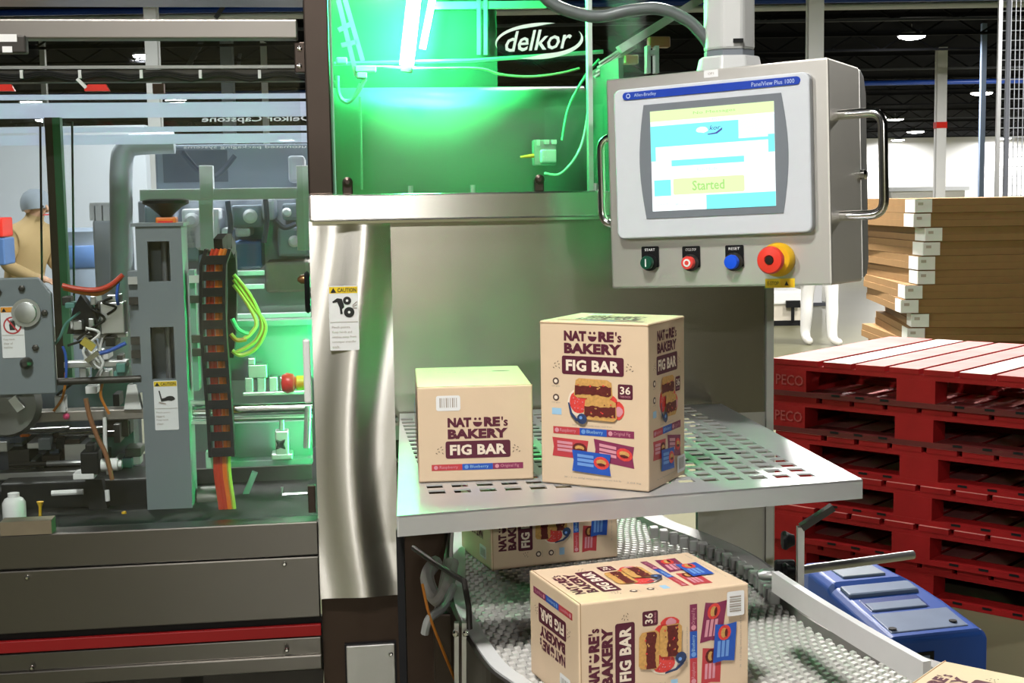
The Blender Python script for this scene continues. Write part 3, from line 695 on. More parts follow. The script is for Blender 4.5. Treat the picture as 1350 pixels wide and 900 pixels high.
# ================================================================== CARTONS
CARD = mat('cream_board', (.72, .55, .38), .65, 0, .04, 25, .02, 300)
CARDE = mat('board_edge', (.42, .27, .15), .8, 0, .1, 60)
BW, BD, BH = .204, .17, .287
def leaves(A, u, v, side):
    for i, (du, dv, a) in enumerate([(.0, -.03, .9), (.03, -.012, .5), (.02, .015, -.4), (-.015, .03, -.9), (.045, .03, -.6), (-.012, -.005, .2)]):
        c, s_ = math.cos(a), math.sin(a) * side; L_ = .011; W_ = .004; k = A.U.length / A.V.length
        A.poly([(u + side * du * .9 + x * c - y * s_, v + dv * k * .9 + (x * s_ + y * c) * k) for x, y in ((-L_, 0), (0, -W_), (L_, 0), (0, W_))], INK['leaf'], 1)
def brand(A, u0, u1, v0, vh):
    """name over the badge; v0 top, vh total height"""
    w_ = u1 - u0; um = u0 + w_ * .48
    A.text('NAT', u0 + .02 * w_, v0, u0 + w_ * .40, v0 + vh * .235, INK['maroon'], 1, .06); A.text('RE', u0 + w_ * .60, v0, u0 + w_ * .86, v0 + vh * .235, INK['maroon'], 1, .06); A.text("'s", u0 + w_ * .88, v0, u0 + w_ * .985, v0 + vh * .235, INK['maroon'], 1, .025)
    # the smiling U: a bowl with two dots
    cu = u0 + w_ * .50; P = [(cu - .075 * w_, v0 + vh * .11)]
    for i in range(9):
        t_ = math.pi * (1 - i / 8); P.append((cu + .075 * w_ * math.cos(t_), v0 + vh * .12 + vh * .115 * math.sin(t_)))
    A.poly(list(reversed(P)), INK['maroon'], 1)
    A.disc(cu - .035 * w_, v0 + vh * .04, .022 * w_ * A.U.length, INK['maroon'], 1, 8); A.disc(cu + .035 * w_, v0 + vh * .04, .022 * w_ * A.U.length, INK['maroon'], 1, 8)
    A.text('BAKERY', u0 + .02 * w_, v0 + vh * .28, u0 + w_ * .98, v0 + vh * .52, INK['maroon'], 1, .06, 0, 1.06)
    A.rr(u0 - .02 * w_, v0 + vh * .575, u1 + .02 * w_, v0 + vh, .004, INK['maroon'], 1)
    A.text('FIG BAR', u0 + .05 * w_, v0 + vh * .66, u1 - .05 * w_, v0 + vh * .92, INK['cream'], 2, .04, 0, 1.04)
    leaves(A, u0 - .09 * w_, v0 + vh * .79, -1); leaves(A, u1 + .09 * w_, v0 + vh * .79, 1)
def stripe(A, u0, u1, v0, v1):
    w_ = u1 - u0; h = v1 - v0
    for i, (m, s_) in enumerate((('red', 'Raspberry'), ('blue', 'Blueberry'), ('purple', 'Original Fig'))):
        A.rect(u0 + w_ * i / 3, v0, u0 + w_ * (i + 1) / 3, v1, INK[m], 1)
        A.disc(u0 + w_ * (i + .14) / 3, (v0 + v1) / 2, h * A.V.length * .34, INK['pink'] if m != 'blue' else INK['lblue'], 2, 8); A.text(s_, u0 + w_ * (i + .26) / 3, v0 + h * .22, u0 + w_ * (i + .86) / 3, v1 - h * .18, INK['pink'] if m != 'blue' else INK['sky'], 2)
def pouch(A, u0, v0, u1, v1, m, lm, tilt, k):
    um = u1 - u0; vm = v1 - v0
    def P(x, y): return (u0 + um * x, v0 + vm * y + tilt * um * (x - .5))
    A.poly([P(0, 0), P(.04, .5), P(0, 1), P(1, 1), P(.96, .5), P(1, 0)], INK[m], k)
    for r in range(3): A.poly([P(.14, .16 + r * .2), P(.14, .3 + r * .2), P(.56, .3 + r * .2), P(.56, .16 + r * .2)], INK[lm], k + 1)
    A.poly([P(.76 + .2 * math.cos(a), .45 + .3 * math.sin(a)) for a in [6.2832 * i / 12 for i in range(12)]], INK['fig'] if m != 'red' else INK['brown'], k + 1)
    A.poly([P(.76 + .13 * math.cos(a), .42 + .14 * math.sin(a)) for a in [6.2832 * i / 10 for i in range(10)]], INK['tan'], k + 2)
    A.poly([P(.76 + .11 * math.cos(a), .52 + .07 * math.sin(a)) for a in [6.2832 * i / 8 for i in range(8)]], INK['brown'], k + 3)
def front_art(A, side=False):
    brand(A, .22, .77, .055, .265)
    for v in (.365, .465): A.disc(.15, v, .0062, INK['leaf'], 1, 12); A.disc(.15, v, .0035, INK['cream'], 2, 8); A.text('non gmo', .11, v + .028, .19, v + .036, INK['grey'], 1)
    A.rect(.11, .53, .2, .57, INK['sky'], 1)
    # fruit and bars
    def bar_(u0, v0, u1, v1, k, sd):
        rg = random.Random(sd); n = 14
        def edge(va, vb, j_): return [(u0 + (u1 - u0) * i / n, va + rg.uniform(-j_, j_)) for i in range(n + 1)] + [(u0 + (u1 - u0) * i / n, vb + rg.uniform(-j_, j_)) for i in range(n, -1, -1)]
        h = v1 - v0
        A.poly([(u0 + .02, v0 + .012), (u0 + .05, v0), (u1 - .05, v0 + .004), (u1 - .01, v0 + .02), (u1, v1 - .02), (u1 - .03, v1), (u0 + .03, v1 - .004), (u0, v1 - .02)], INK['tan'], k)
        u0 += .012; u1 -= .012
        A.poly(edge(v0 + h * .36, v0 + h * .82, .006), INK['brown'], k + 1)
        for q in range(16): A.blob(rg.uniform(u0 + .02, u1 - .02), rg.uniform(v0 + h * .25, v0 + h * .8), rg.uniform(.006, .016), rg.uniform(.003, .007), INK[rg.choice(('tan', 'brown', 'fig', 'brown'))], k + 2, 6, .3, q)
    A.blob(.36, .49, .10, .085, INK['cream'], 1, 18, .02); A.blob(.365, .485, .085, .07, INK['fig'], 2, 18, .05, 3)
    for q in range(14): A.blob(.36 + random.Random(q).uniform(-.06, .06), .485 + random.Random(q + 50).uniform(-.045, .045), .006, .004, INK['pink'], 3, 5, .2, q)
    A.blob(.725, .525, .06, .055, INK['fig'], 2, 14, .06, 4); A.blob(.67, .475, .05, .04, INK['fig'], 2, 12, .08, 5); A.blob(.735, .53, .035, .03, INK['pink'], 3, 10, .2, 6)
    bar_(.32, .34, .68, .462, 4, 11); bar_(.41, .458, .72, .592, 7, 12)
    A.poly([(.27, .49), (.29, .56), (.34, .6), (.4, .61), (.36, .59), (.31, .55), (.285, .49)], INK['navy'], 10)
    A.disc(.40, .585, .0095, INK['navy'], 10, 12); A.disc(.39, .578, .003, INK['lblue'], 11, 8)
    A.rr(.725, .365, .86, .455, .003, INK['maroon'], 1); A.text('36', .745, .378, .84, .425, INK['cream'], 2, .02); A.text('TWIN PACKS', .745, .433, .84, .444, INK['pink'], 2)
    A.text('Soft baked, made with real fruit', .3, .622, .67, .632, INK['grey'], 1)
    stripe(A, .12, .87, .643, .687)
    pouch(A, .11, .715, .45, .83, 'red', 'pink', .03, 1); pouch(A, .5, .72, .87, .85, 'purple', 'pink', .09, 1); pouch(A, .3, .785, .66, .915, 'blue', 'lblue', .04, 6)
    A.text('36 - 2 oz (57g) twin packs net wt 4.5 lb', .22, .945, .75, .957, INK['grey'], 1); A.text('2.04 kg', .8, .948, .93, .96, INK['grey'], 1)
    if side:
        A.rr(.72, .86, .95, .965, .003, WHITE, 10)
        for i in range(7): A.rect(.76 + i * .022, .875, .76 + i * .022 + (.008 if i % 2 else .013), .945, INK['grey'], 11)
def end_art(A):
    A.rr(.16, .09, .37, .25, .004, WHITE, 1)
    for i in range(9): A.rect(.19 + i * .018, .115, .19 + i * .018 + (.006 if i % 3 else .011), .215, INK['grey'], 2)
    brand(A, .245, .79, .325, .43); stripe(A, .11, .91, .815, .88)
def back_art(A):
    A.blob(.2, .72, .09, .02, INK['leaf'], 1, 14, .05)
    A.text('SOFT BAKED BARS', .50, .90, .93, .925, INK['grey'], 1); A.text('made with stone ground whole wheat', .4, .80, .93, .82, INK['grey'], 1); A.text('Nutrition Facts', .25, .7, .8, .72, INK['grey'], 1)
def carton(label, M, group='fig bar cartons', only=None):
    t = bpy.data.objects.new('fig_bar_carton', None); COL.objects.link(t); t.matrix_world = M; BASE[t.name] = Vector(); t.empty_display_size = .05
    tag(t, label, 'box', group)
    x, y = BW / 2, BD / 2; b_ = .0012
    MB().box(-x, x, -y, y, 0, BH).build('body', CARD, t, bevel=.0025)
    A = Art((-x, -y, BH), (BW, 0, 0), (0, 0, -BH), (0, -1, 0)); front_art(A); A.build('front_print', t)
    A = Art((x, -y, BH), (0, BD, 0), (0, 0, -BH), (1, 0, 0)); front_art(A, True); A.build('side_print', t)
    A = Art((-x, y, BH), (0, -BD, 0), (0, 0, -BH), (-1, 0, 0)); front_art(A, True); A.build('side_print', t)
    A = Art((x, y, BH), (-BW, 0, 0), (0, 0, -BH), (0, 1, 0)); back_art(A); A.build('back_print', t)
    A = Art((-x, y, BH), (BW, 0, 0), (0, -BD, 0), (0, 0, 1)); end_art(A); A.build('end_print', t)
    # lid flap edges
    MB().box(-x - .0004, x + .0004, -y - .0006, y + .0006, BH - .0042, BH - .0030).build('flap_edge', CARDE, t)
    return t
def Mz(loc, a, R3=None): return Matrix.Translation(Vector(loc)) @ Matrix.Rotation(a, 4, 'Z') @ (R3.to_4x4() if R3 else Matrix.Identity(4))
# tall one on the shelf, near corner at (.2285, 2.2775)
a_ = -.4895; off = Matrix.Rotation(a_, 3, 'Z') @ Vector((-BW / 2, BD / 2, 0))
carton('tall upright cream fig bar carton on the shelf', Mz(Vector((.2285, 2.2775, 1.0012)) + off, a_))
# lying one: local x->right, y->up, z->toward the viewer
Rl = Matrix(((1, 0, 0), (0, 0, -1), (0, 1, 0)))
a_ = .0826; off = Matrix.Rotation(a_, 3, 'Z') @ Vector((BW / 2, BH, BD / 2))
carton('short cream carton lying end-on with barcode label on the shelf', Mz(Vector((-.1686, 2.3869, 1.0012)) + off, a_, Rl))
# cartons lying on the conveyor: local x->away, y->down, z->left
Rc = Matrix(((0, 0, -1), (1, 0, 0), (0, -1, 0)))
BELT = .731
def lying(loc, a, label):
    """loc = near left bottom corner"""
    off = Matrix.Rotation(a, 3, 'Z') @ Vector((BH, BW / 2, BD / 2))
    return carton(label, Mz(Vector((loc[0], loc[1], BELT)) + off, a, Rc))
lying((.0916, 1.9713), .347, 'large cream carton lying on its side at the front of the belt')
lying((-.050, 2.775), .345, 'carton in shadow on the belt underneath the shelf')
c_ = Pz(1243, 870, BELT + BD); d_ = Pz(1350, 892, BELT + BD) - c_; a_ = math.atan2(d_.y, d_.x); c_ = c_ + Matrix.Rotation(a_, 3, 'Z') @ Vector((0, -BW, 0))
lying((c_.x, c_.y), a_, 'carton cut off at the lower right corner of the picture')

# ================================================================== CONVEYOR
conv = thing('belt_conveyor', 'curved conveyor with white modular belt passing under the shelf', 'conveyor', WF, (.3, 2.3, 0))
LE = spline([Vector(p) for p in ((-.115, 3.5, 0), (-.115, 3.1, 0), (-.105, 2.8, 0), (-.090, 2.53, 0), (-.030, 2.23, 0), (.018, 2.11, 0), (.125, 1.90, 0), (.30, 1.70, 0), (.55, 1.5, 0), (.9, 1.3, 0))], 10)
RE = spline([Vector(p) for p in ((.24, 3.5, 0), (.31, 3.17, 0), (.40, 2.98, 0), (.46, 2.80, 0), (.495, 2.55, 0), (.53, 2.36, 0), (.60, 2.19, 0), (.72, 2.04, 0), (.9, 1.90, 0), (1.15, 1.75, 0))], 10)
BELTM = mat('white_belt', (.60, .59, .56), .5, 0, .12, 60); BELTD = mat('belt_gap', (.22, .21, .20), .7, 0, .2, 30)
def resample(P, n):
    L = [0]
    for i in range(1, len(P)): L.append(L[-1] + (P[i] - P[i - 1]).length)
    out = []; j = 0
    for k in range(n + 1):
        d = L[-1] * k / n
        while j < len(L) - 2 and L[j + 1] < d: j += 1
        t_ = (d - L[j]) / max(1e-9, L[j + 1] - L[j]); out.append(P[j].lerp(P[j + 1], t_))
    return out
NL = 120; LE2 = resample(LE, NL); RE2 = resample(RE, NL)
mb = MB(); zb0 = BELT - .016
mb.add([(p.x, p.y, BELT - .009) for p in LE2] + [(p.x, p.y, BELT - .009) for p in RE2], [(i, i + 1, i + NL + 2, i + NL + 1) for i in range(NL)])
mb.build('belt_bed', BELTD, conv)
mb = MB(); NA = 30
for i in range(NL):
    a0 = LE2[i].lerp(LE2[i + 1], .10); a1 = LE2[i].lerp(LE2[i + 1], .86); b0 = RE2[i].lerp(RE2[i + 1], .10); b1 = RE2[i].lerp(RE2[i + 1], .86)
    for j in range(NA):
        s0 = (j + .12 + (.5 if i % 2 else 0) - .25) / NA; s1 = s0 + .74 / NA; s0 = max(s0, 0); s1 = min(s1, 1)
        q = [a0.lerp(b0, s0), a0.lerp(b0, s1), a1.lerp(b1, s1), a1.lerp(b1, s0)]; c = (q[0] + q[2]) / 2
        top = [c.lerp(v, .72) for v in q]
        mb.add([(v.x, v.y, BELT - .009) for v in q] + [(v.x, v.y, BELT - .0005) for v in top], [(4, 5, 6, 7)] + [(k, (k + 1) % 4, (k + 1) % 4 + 4, k + 4) for k in range(4)])
mb.build('belt_links', BELTM, conv, kind='stuff')
def ribbon(P, o0, o1, z0, z1, name, m, i0=0, i1=None, side=1):
    """wall swept along an edge, between sideways offsets o0..o1 and heights z0..z1"""
    Q = P[i0:i1]; n = len(Q); V = []
    for i, p in enumerate(Q):
        d = (Q[min(i + 1, n - 1)] - Q[max(i - 1, 0)]).normalized(); nn = Vector((d.y, -d.x, 0)) * side
        for o, z in ((o0, z0), (o1, z0), (o1, z1), (o0, z1)): V.append((p.x + nn.x * o, p.y + nn.y * o, z))
    f = [(i * 4 + k, i * 4 + (k + 1) % 4, i * 4 + 4 + (k + 1) % 4, i * 4 + 4 + k) for i in range(n - 1) for k in range(4)] + [(0, 1, 2, 3), (4 * n - 1, 4 * n - 2, 4 * n - 3, 4 * n - 4)]
    return MB().add(V, f).build(name, m, conv)
RAILW = mat('wear_strip_white', (.62, .63, .63), .4, 0, .06, 20)
# left side (outward is +side for the left edge walking toward the camera = image left)
ribbon(LE2, .0, .026, BELT - .02, BELT + .006, 'wear_strip', RAILW, 0, None, 1)
ribbon(LE2, .026, .034, BELT - .14, BELT + .002, 'side_frame', BROWNST, 0, None, 1)
ribbon(RE2, -.045, .0, BELT - .03, BELT + .012, 'wear_strip', mat('wear_strip_grey', (.22, .21, .20), .5, .2, .15, 30), 0, None, 1)
ribbon(RE2, -.062, -.045, BELT - .16, BELT + .004, 'side_frame', DARKST, 0, None, 1)
# guide rail on the right, white
gpts = [Pz(1022, 766, .87), Pz(1075, 801, .87), Pz(1150, 847, .87), Pz(1222, 888, .87)]
mb = MB(); g = spline(gpts, 4)
for i in range(len(g) - 1): mb.bar(g[i], g[i + 1], .012, .034)
mb.build('guide_rail', RAILW, conv)
mb = MB()
for i in range(len(g) - 1): mb.bar(g[i] + Vector((.012, .016, -.012)), g[i + 1] + Vector((.012, .016, -.012)), .016, .022)
mb.build('guide_backing', DARKST, conv)
# grey roller/link edge on the far right near the machine
epts = [Pz(862, 694, BELT + .03), Pz(930, 716, BELT + .03), Pz(985, 745, BELT + .03), Pz(1020, 778, BELT + .03)]
for i, p in enumerate(resample(spline(epts, 6), 16)):
    MB().box(p.x - .010, p.x + .010, p.y - .012, p.y + .012, BELT + .005, BELT + .03).build('edge_link', mat('edge_link_grey', (.38, .38, .37), .5, .3, .1), conv, bevel=.003)
# rods and clamps
pa, pb = PY(1012, 757, 2.52), PY(1204, 731, 2.62)
MB().tube([pa, pb], .0085, 10).build('guide_rod', STEELM, conv)
q = PY(1055, 730, 2.5); q0 = PY(1056, 780, 2.5)
MB().box(q.x - .006, q.x + .006, 2.492, 2.508, .70, PY(1056, 694, 2.5).z).build('guide_post', STEELM, conv)
MB().bar(PY(1056, 695, 2.5), PY(1098, 668, 2.5), .02, .012).build('guide_arm', DARKST, conv)
for py, lab in ((712, 0), (754, 1)):
    c = PY(1037, py, 2.48); k = MB().lathe((c.x - .008, c.y, c.z), (1, 0, 0), [(.016, 0), (.018, .006), (.012, .016), (.010, .022)], 10).build('clamp_knob', BLACK, conv)
c = PY(1034, 752, 2.5); MB().box(c.x - .018, c.x + .02, c.y - .01, c.y + .01, c.z - .045, c.z + .02).build('clamp_block', BLACK, conv, bevel=.004)
MB().lathe(PY(1020, 757, 2.5), (-1, 0, 0), [(.012, 0), (.012, .02), (.007, .03)], 10).build('clamp_nut', ALU, conv)
# left guide hoop and bracket
hp_ = [PY(545, 722, 2.75), PY(572, 741, 2.6), PY(612, 766, 2.42), PY(618, 800, 2.38), PY(622, 905, 2.36)]
MB().tube(hp_, .0055, 8).build('guide_hoop', DARKST, conv)
for px in (602, 612): MB().bar(PY(px, 820, 2.34), PY(px, 905, 2.34), .012, .008).build('bracket_bar', STEELM, conv)
for px, py in ((601, 834), (614, 834), (628, 882)): MB().lathe(PY(px, py, 2.33), (0, -1, 0), [(.006, 0), (.006, .006), (.003, .009)], 8).build('bolt', CHROME, conv)
MB().box(-.16, -.10, 2.55, 3.3, .35, BELT - .02).build('drive_cover', BROWNST, conv, bevel=.004)
for x, y in ((.0, 2.6), (.36, 2.75), (.62, 1.95), (.3, 1.86)):
    MB().box(x - .02, x + .02, y - .02, y + .02, 0, BELT - .05).build('leg', STEELM, conv)
# loose hose and wire by the machine
h = MB().tube(spline([PY(575, 740, 2.7), PY(563, 760, 2.65), PY(575, 790, 2.6), PY(588, 775, 2.6), PY(596, 740, 2.65)], 6), .014, 8)
tag(h.build('gearmotor_hose', mat('dusty_grey', (.30, .29, .27), .8, 0, .2, 40), None), 'dusty grey hose looped under the shelf corner', 'hose')
tag(MB().tube(spline([PY(598, 772, 2.6), PY(585, 800, 2.55), PY(566, 815, 2.5), PY(560, 835, 2.5)], 6), [.008] * 19, 8).build('cable_sleeve', mat('grey_sleeve', (.36, .37, .36), .6, 0, .1), None), 'light grey cable sleeve hanging below the dusty hose', 'cable')
tag(MB().tube(spline([PY(557, 770, 2.55), PY(566, 810, 2.5), PY(585, 860, 2.45), PY(604, 905, 2.4)], 6), .0028, 6).build('amber_wire', AMBER, None), 'thin orange wire slanting down beside the black shelf leg', 'wire')

# ================================================================== BLUE FLOOR DRYER
z1 = .22; z2 = .29
fl_, fr_ = Pz(1170, 842, z1), Pz(1303, 828, z1)
ang = math.atan2(fr_.y - fl_.y, fr_.x - fl_.x)
DF = Frame((fl_.x, fl_.y, 0), Matrix.Rotation(ang, 3, 'Z'))
DWd = (fr_ - fl_).length
dry = thing('floor_dryer', 'blue plastic floor blower with carry handle on the floor by the pallets', 'floor blower', DF, (DWd / 2, .3, 0))
DBL = mat('blue_rotomould', (.018, .075, .36), .42, 0, .08, 12); DBG = mat('sheen_blue', (.14, .19, .30), .5, 0, .15, 14); DBD = mat('deep_blue', (.005, .03, .20), .4, 0, .1, 12)  # grey-blue of the top parts has the reflected sheen put into it
Lb = .62; w2 = .30
# body loft: sections front->back (y, x0, x1, ztop)
secs = [(0, 0, DWd, z1 - .012), (.012, 0, DWd, z1), (.20, -.005, DWd - .012, .252), (.34, -.005, DWd - .03, .275), (.36, -.005, DWd - .055, .288), (.50, 0, DWd - .075, .298), (.60, .02, DWd - .10, .285), (Lb, .04, DWd - .12, .20)]
mb = MB(); V = []
for y, xa, xb, zt in secs: V += [(xa, y, 0), (xb, y, 0), (xb, y, zt - .02), (xb - .02, y, zt), (xa + .02, y, zt), (xa, y, zt - .02)]
n = len(secs)
mb.add(V, [(i * 6 + k, i * 6 + (k + 1) % 6, i * 6 + 6 + (k + 1) % 6, i * 6 + 6 + k) for i in range(n - 1) for k in range(6)] + [tuple(range(6)), tuple(reversed(range(6 * n - 6, 6 * n)))])
mb.build('body', DBL, dry, bevel=.012, seg=3)
def zs(y):
    for i in range(1, n - 1):
        if secs[i][0] <= y <= secs[i + 1][0]:
            t_ = (y - secs[i][0]) / (secs[i + 1][0] - secs[i][0]); return secs[i][3] + t_ * (secs[i + 1][3] - secs[i][3])
    return secs[1][3]
def patch(x0, x1, y0, y1, h, name, m, top=True, bev=.004):
    q = [(x0, y0), (x1, y0), (x1, y1), (x0, y1)]
    return MB().add([(x, y, zs(y) - .03) for x, y in q] + [(x, y, zs(y) + h) for x, y in q], [(0, 1, 2, 3), (4, 5, 6, 7), (0, 4, 5, 1), (1, 5, 6, 2), (2, 6, 7, 3), (3, 7, 4, 0)]).build(name, m, dry, bevel=bev)
patch(.03, DWd - .045, .03, .15, .003, 'top_panel', DBG)
patch(.04, DWd - .09, .165, .25, .002, 'handle_recess', DBD)
patch(.045, DWd - .10, .165, .215, .006, 'handle_panel', DBG)
patch(.02, DWd - .07, .262, .33, .012, 'carry_handle', DBG, bev=.008)
patch(.06, DWd - .12, .38, .53, .008, 'grey_pad', mat('grey_pad', (.24, .28, .34), .5, 0, .08), bev=.003)
patch(.03, DWd - .10, .535, .565, .004, 'pad_slot', DBD)
for x, y in ((.045, .05), (DWd - .08, .06)): MB().cyl((x, y, zs(y) + .002), (x, y, zs(y) + .006), .012, n=10).build('screw_plug', BLACK, dry)
MB().box(.05, .15, -.004, .004, .10, z1 - .05).build('outlet_grille', BLACK, dry); MB().box(.115, .135, -.006, .002, .10, z1 - .06).build('outlet_bar', DBG, dry)

# ================================================================== RED PALLETS
PRED = mat('worn_red_paint', (.29, .010, .011), .6, 0, .35, 9, .1, 60, spec=.2); PWORN_LIT = mat('worn_red_lit', (.60, .20, .19), .65, 0, .4, 7, .1, 60); PBARE_LIT = mat('bare_board_lit', (.80, .68, .62), .7, 0, .2, 8, .1, 60); PDK = mat('dark_red_paint', (.11, .008, .008), .6, 0, .35, 9)  # pale deck top colours: wear, plus bright top light put into the colour
PZ = .1435
pl = Pz(1018, 472, .861)
PF = Frame((pl.x, pl.y, 0), Matrix.Rotation(R_(-42), 3, 'Z'))
PLW, PLD = 1.2, 1.0
names = ['topmost', 'second from the top', 'third from the top', 'fourth from the top', 'third from the floor', 'second from the floor']
names[4] = 'fifth from the top'; names[5] = 'lowest, on the floor'
DB = [(-.0, .20, PWORN_LIT), (.225, .115, PBARE_LIT), (.36, .115, PWORN_LIT), (.495, .115, PWORN_LIT), (.63, .115, PWORN_LIT), (.765, .115, PBARE_LIT), (.90, .10, PWORN_LIT), (1.0, .20, PWORN_LIT)]
def pallet(k):
    z = .001 + (5 - k) * PZ
    t = thing('red_pallet', 'worn red wooden pallet, %s of the stack' % names[k], 'pallet', PF, (PLW / 2, PLD / 2, z), 'red pallets in the stack')
    rg = random.Random(k)
    dx = rg.uniform(-.012, .012) if k else 0; dy = rg.uniform(-.012, .012) if k else 0
    H = PZ - .0005
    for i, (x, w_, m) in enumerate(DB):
        if k and m is PBARE_LIT: m = PWORN_LIT
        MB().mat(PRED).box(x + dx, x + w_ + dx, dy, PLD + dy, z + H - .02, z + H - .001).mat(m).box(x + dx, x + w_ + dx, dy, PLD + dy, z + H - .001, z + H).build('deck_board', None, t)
    for y in (0, .45, .9): MB().box(dx, PLW + dx, y + dy + .002, y + .1 + dy, z + H - .04, z + H - .02).build('stringer_board', PRED, t)
    for x, w_ in ((0, .15), (.525, .15), (1.05, .15)):
        for y in (0, .45, .9): MB().box(x + dx, x + w_ + dx, y + dy + .001, y + .1 + dy, z + .02, z + H - .04).build('block', PRED, t)
    for y in (0, .45, .9):
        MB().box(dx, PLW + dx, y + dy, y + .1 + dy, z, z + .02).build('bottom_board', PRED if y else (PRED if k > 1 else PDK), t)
    for x in (0, 1.1): MB().box(x + dx, x + .1 + dx, .1 + dy, .9 + dy, z, z + .02).build('bottom_board', PRED, t)
    for x in (.012, 1.15): MB().box(x + dx, x + .038 + dx, .1 + dy, .9 + dy, z + .02, z + H - .04).build('side_stringer', PRED, t)
    if k < 2:
        A = Art((dx, dy - .0002, z + H - .045), (.15, 0, 0), (0, 0, -.075), (0, -1, 0), .0006); A.text('PECO', .12, .2, .92, .75, mat('stencil_red', (.36, .05, .05), .6, 0, .4, 60), 1, .01); A.build('stencil', t)
    # nail-notch marks on the lower board
    for x in (.26, .36, .46, .75, .86, .97): MB().box(x + dx, x + .035 + dx, dy - .0012, dy + .001, z + .012, z + .0205).build('notch', BLACK, t)
    return t
for k in range(6): pallet(k)

# ================================================================== FLAT CARTON BUNDLES
KR = mat('kraft_board', (.22, .12, .04), .75, 0, .10, 20); KR2 = mat('kraft_side', (.55, .36, .19), .75, 0, .10, 20)
TAGW = mat('white_tag', (.66, .66, .64), .6, 0, .06)
pc = PY(1207, 262, 7.0)
KF = Frame((pc.x, 7.0, 0), Matrix.Rotation(R_(2), 3, 'Z'))
NBUN = 20; bh = pc.z / NBUN
offs = [0, -.006, .055, .045, .02, .02, -.045, -.065, -.01, -.03]; yaw = [0, 0, .5, 1, -1, -2, -5, -7, -10, -8]
for k in range(NBUN):
    z = pc.z - (k + 1) * bh; ox = offs[k] if k < 10 else random.uniform(-.04, .04); ya = R_(yaw[k]) if k < 10 else R_(random.uniform(-4, 4))
    lab = ['topmost bundle of flat brown cartons behind the pallets', 'second bundle of flat brown cartons from the top', 'third bundle of flat brown cartons from the top', 'fourth bundle of flat brown cartons from the top', 'fifth bundle of flat brown cartons from the top', 'sixth bundle of flat brown cartons from the top', 'seventh bundle of flat brown cartons, slightly twisted', 'eighth bundle of flat brown cartons, more twisted', 'ninth bundle of flat cartons, most twisted of the stack', 'tenth bundle of flat cartons, just above the red pallets'][k] if k < 10 else 'lower bundle of flat brown cartons hidden behind the red pallets'
    Fk = Frame(KF.w((ox, 0, z)), KF.R @ Matrix.Rotation(ya, 3, 'Z'))
    t = thing('carton_bundle', lab, 'cardboard', Fk, (0, 0, 0), 'bundles of flat cartons')
    nly = 2
    for j in range(nly):
        d = .004 * ((j * 7 + k * 3) % 3)
        m_ = MB().mat(KR).box(d, 1.5, d, 1.05, bh * j / nly + (.0015 if j == 0 else .0003), bh * (j + 1) / nly)
        m_.build('flat_stack', None, t)
    A = Art((0, .16, bh), (0, -.16, 0), (0, 0, -bh), (-1, 0, 0), .0012)
    MB().box(-.004, .0, .0, .15, .004, bh - .003).build('white_tag', TAGW, t)
    MB().box(-.002, .085, -.004, .0, .004, bh - .003).build('white_tag', TAGW, t)
    A = Art((.012, -.004, bh * .8), (.06, 0, 0), (0, 0, -bh * .5), (0, -1, 0), .001); A.rect(0, .1, .45, .5, INK['grey'], 1); A.build('tag_print', t)

# ================================================================== LEFT: GUARDED MACHINE
GX0 = -1.25
gf = thing('guard_frame', 'stainless guard frame with red strip along the machine base', 'machine frame', MF, (-.6, .1, 0))
XG = lx(404, 400)
def hbar(name, y0, y1, ya, yb, m, px=300, x1=None, x0=GX0, bev=.004): return MB().box(x0, XG if x1 is None else x1, ya, yb, lz(px, y1, ya), lz(px, y0, ya)).build(name, m, gf, bevel=bev)
hbar('top_rail', 25, 51, -.03, .02, mat('rail_steel', (.30, .28, .26), .4, 1, .08, 5), 250)
XB = lx(421, 740)
def lbar(name, y0, y1, ya, yb, m, bev=.003): return MB().box(GX0, XB, ya, yb, lz(420, y1, ya), lz(420, y0, ya)).build(name, m, gf, bevel=bev)
SILL = mat('sill_steel', (.17, .16, .145), .30, 1, .08, 5, aniso=.5)
lbar('sill', 687, 731, -.045, .02, SILL); lbar('front_panel', 733, 813, -.05, .0, SILL); lbar('dark_gap', 812, 825, -.03, .0, BLACK, 0)
lbar('red_strip', 823, 838, -.045, .0, REDSTRIP, .002); lbar('lower_panel', 839, 862, -.04, .0, SILL); lbar('bottom_lip', 863, 882, -.05, .0, SILL)
lbar('base_box', 882, 905, .05, .5, DARKST, 0)
for px in (110, 235): MB().box(lx(px, 890), lx(px + 30, 890), .05, .1, 0, lz(420, 881)).build('leg', DARKST, gf)
for px, py in ((36, 761), (375, 743), (42, 880), (378, 856)):
    p = lp(px, py, -.05); MB().lathe(p, (0, -1, 0), [(.006, 0), (.006, .003), (.003, .006)], 8).build('screw', CHROME, gf)
mb = MB(); pbox(mb, 0, 687, 68, 705, -.047, -.0); mb.build('sill_plate', mat('tan_steel', (.32, .27, .20), .4, .8, .1), gf)
mb = MB(); pbox(mb, 388, 55, 403, 96, -.01, .02); mb.build('end_bracket', BROWNST, gf, bevel=.003)
for py in (64, 87): MB().lathe(lp(395, py, -.01), (0, -1, 0), [(.006, 0), (.006, .004), (.002, .006)], 8).build('screw', CHROME, gf)
mb = MB(); pbox(mb, -20, 46, 34, 70, -.06, -.03); mb.build('switch_box', DARKST, gf, bevel=.004)
mb = MB(); pbox(mb, -20, 45, 22, 55, -.062, -.06); pbox(mb, 3, 61, 16, 69, -.062, -.06); mb.build('white_tag', WHITE, gf)
MB().box(GX0, XG, .0, .005, lz(420, 690), lz(300, 40)).build('guard_pane', PANE, gf)
MB().box(GX0 - .3, XG, -.03, 1.3, 2.12, 2.15).build('shade_panel', BROWNST, gf)  # unseen cover, added to keep overhead lamp light out of the machine
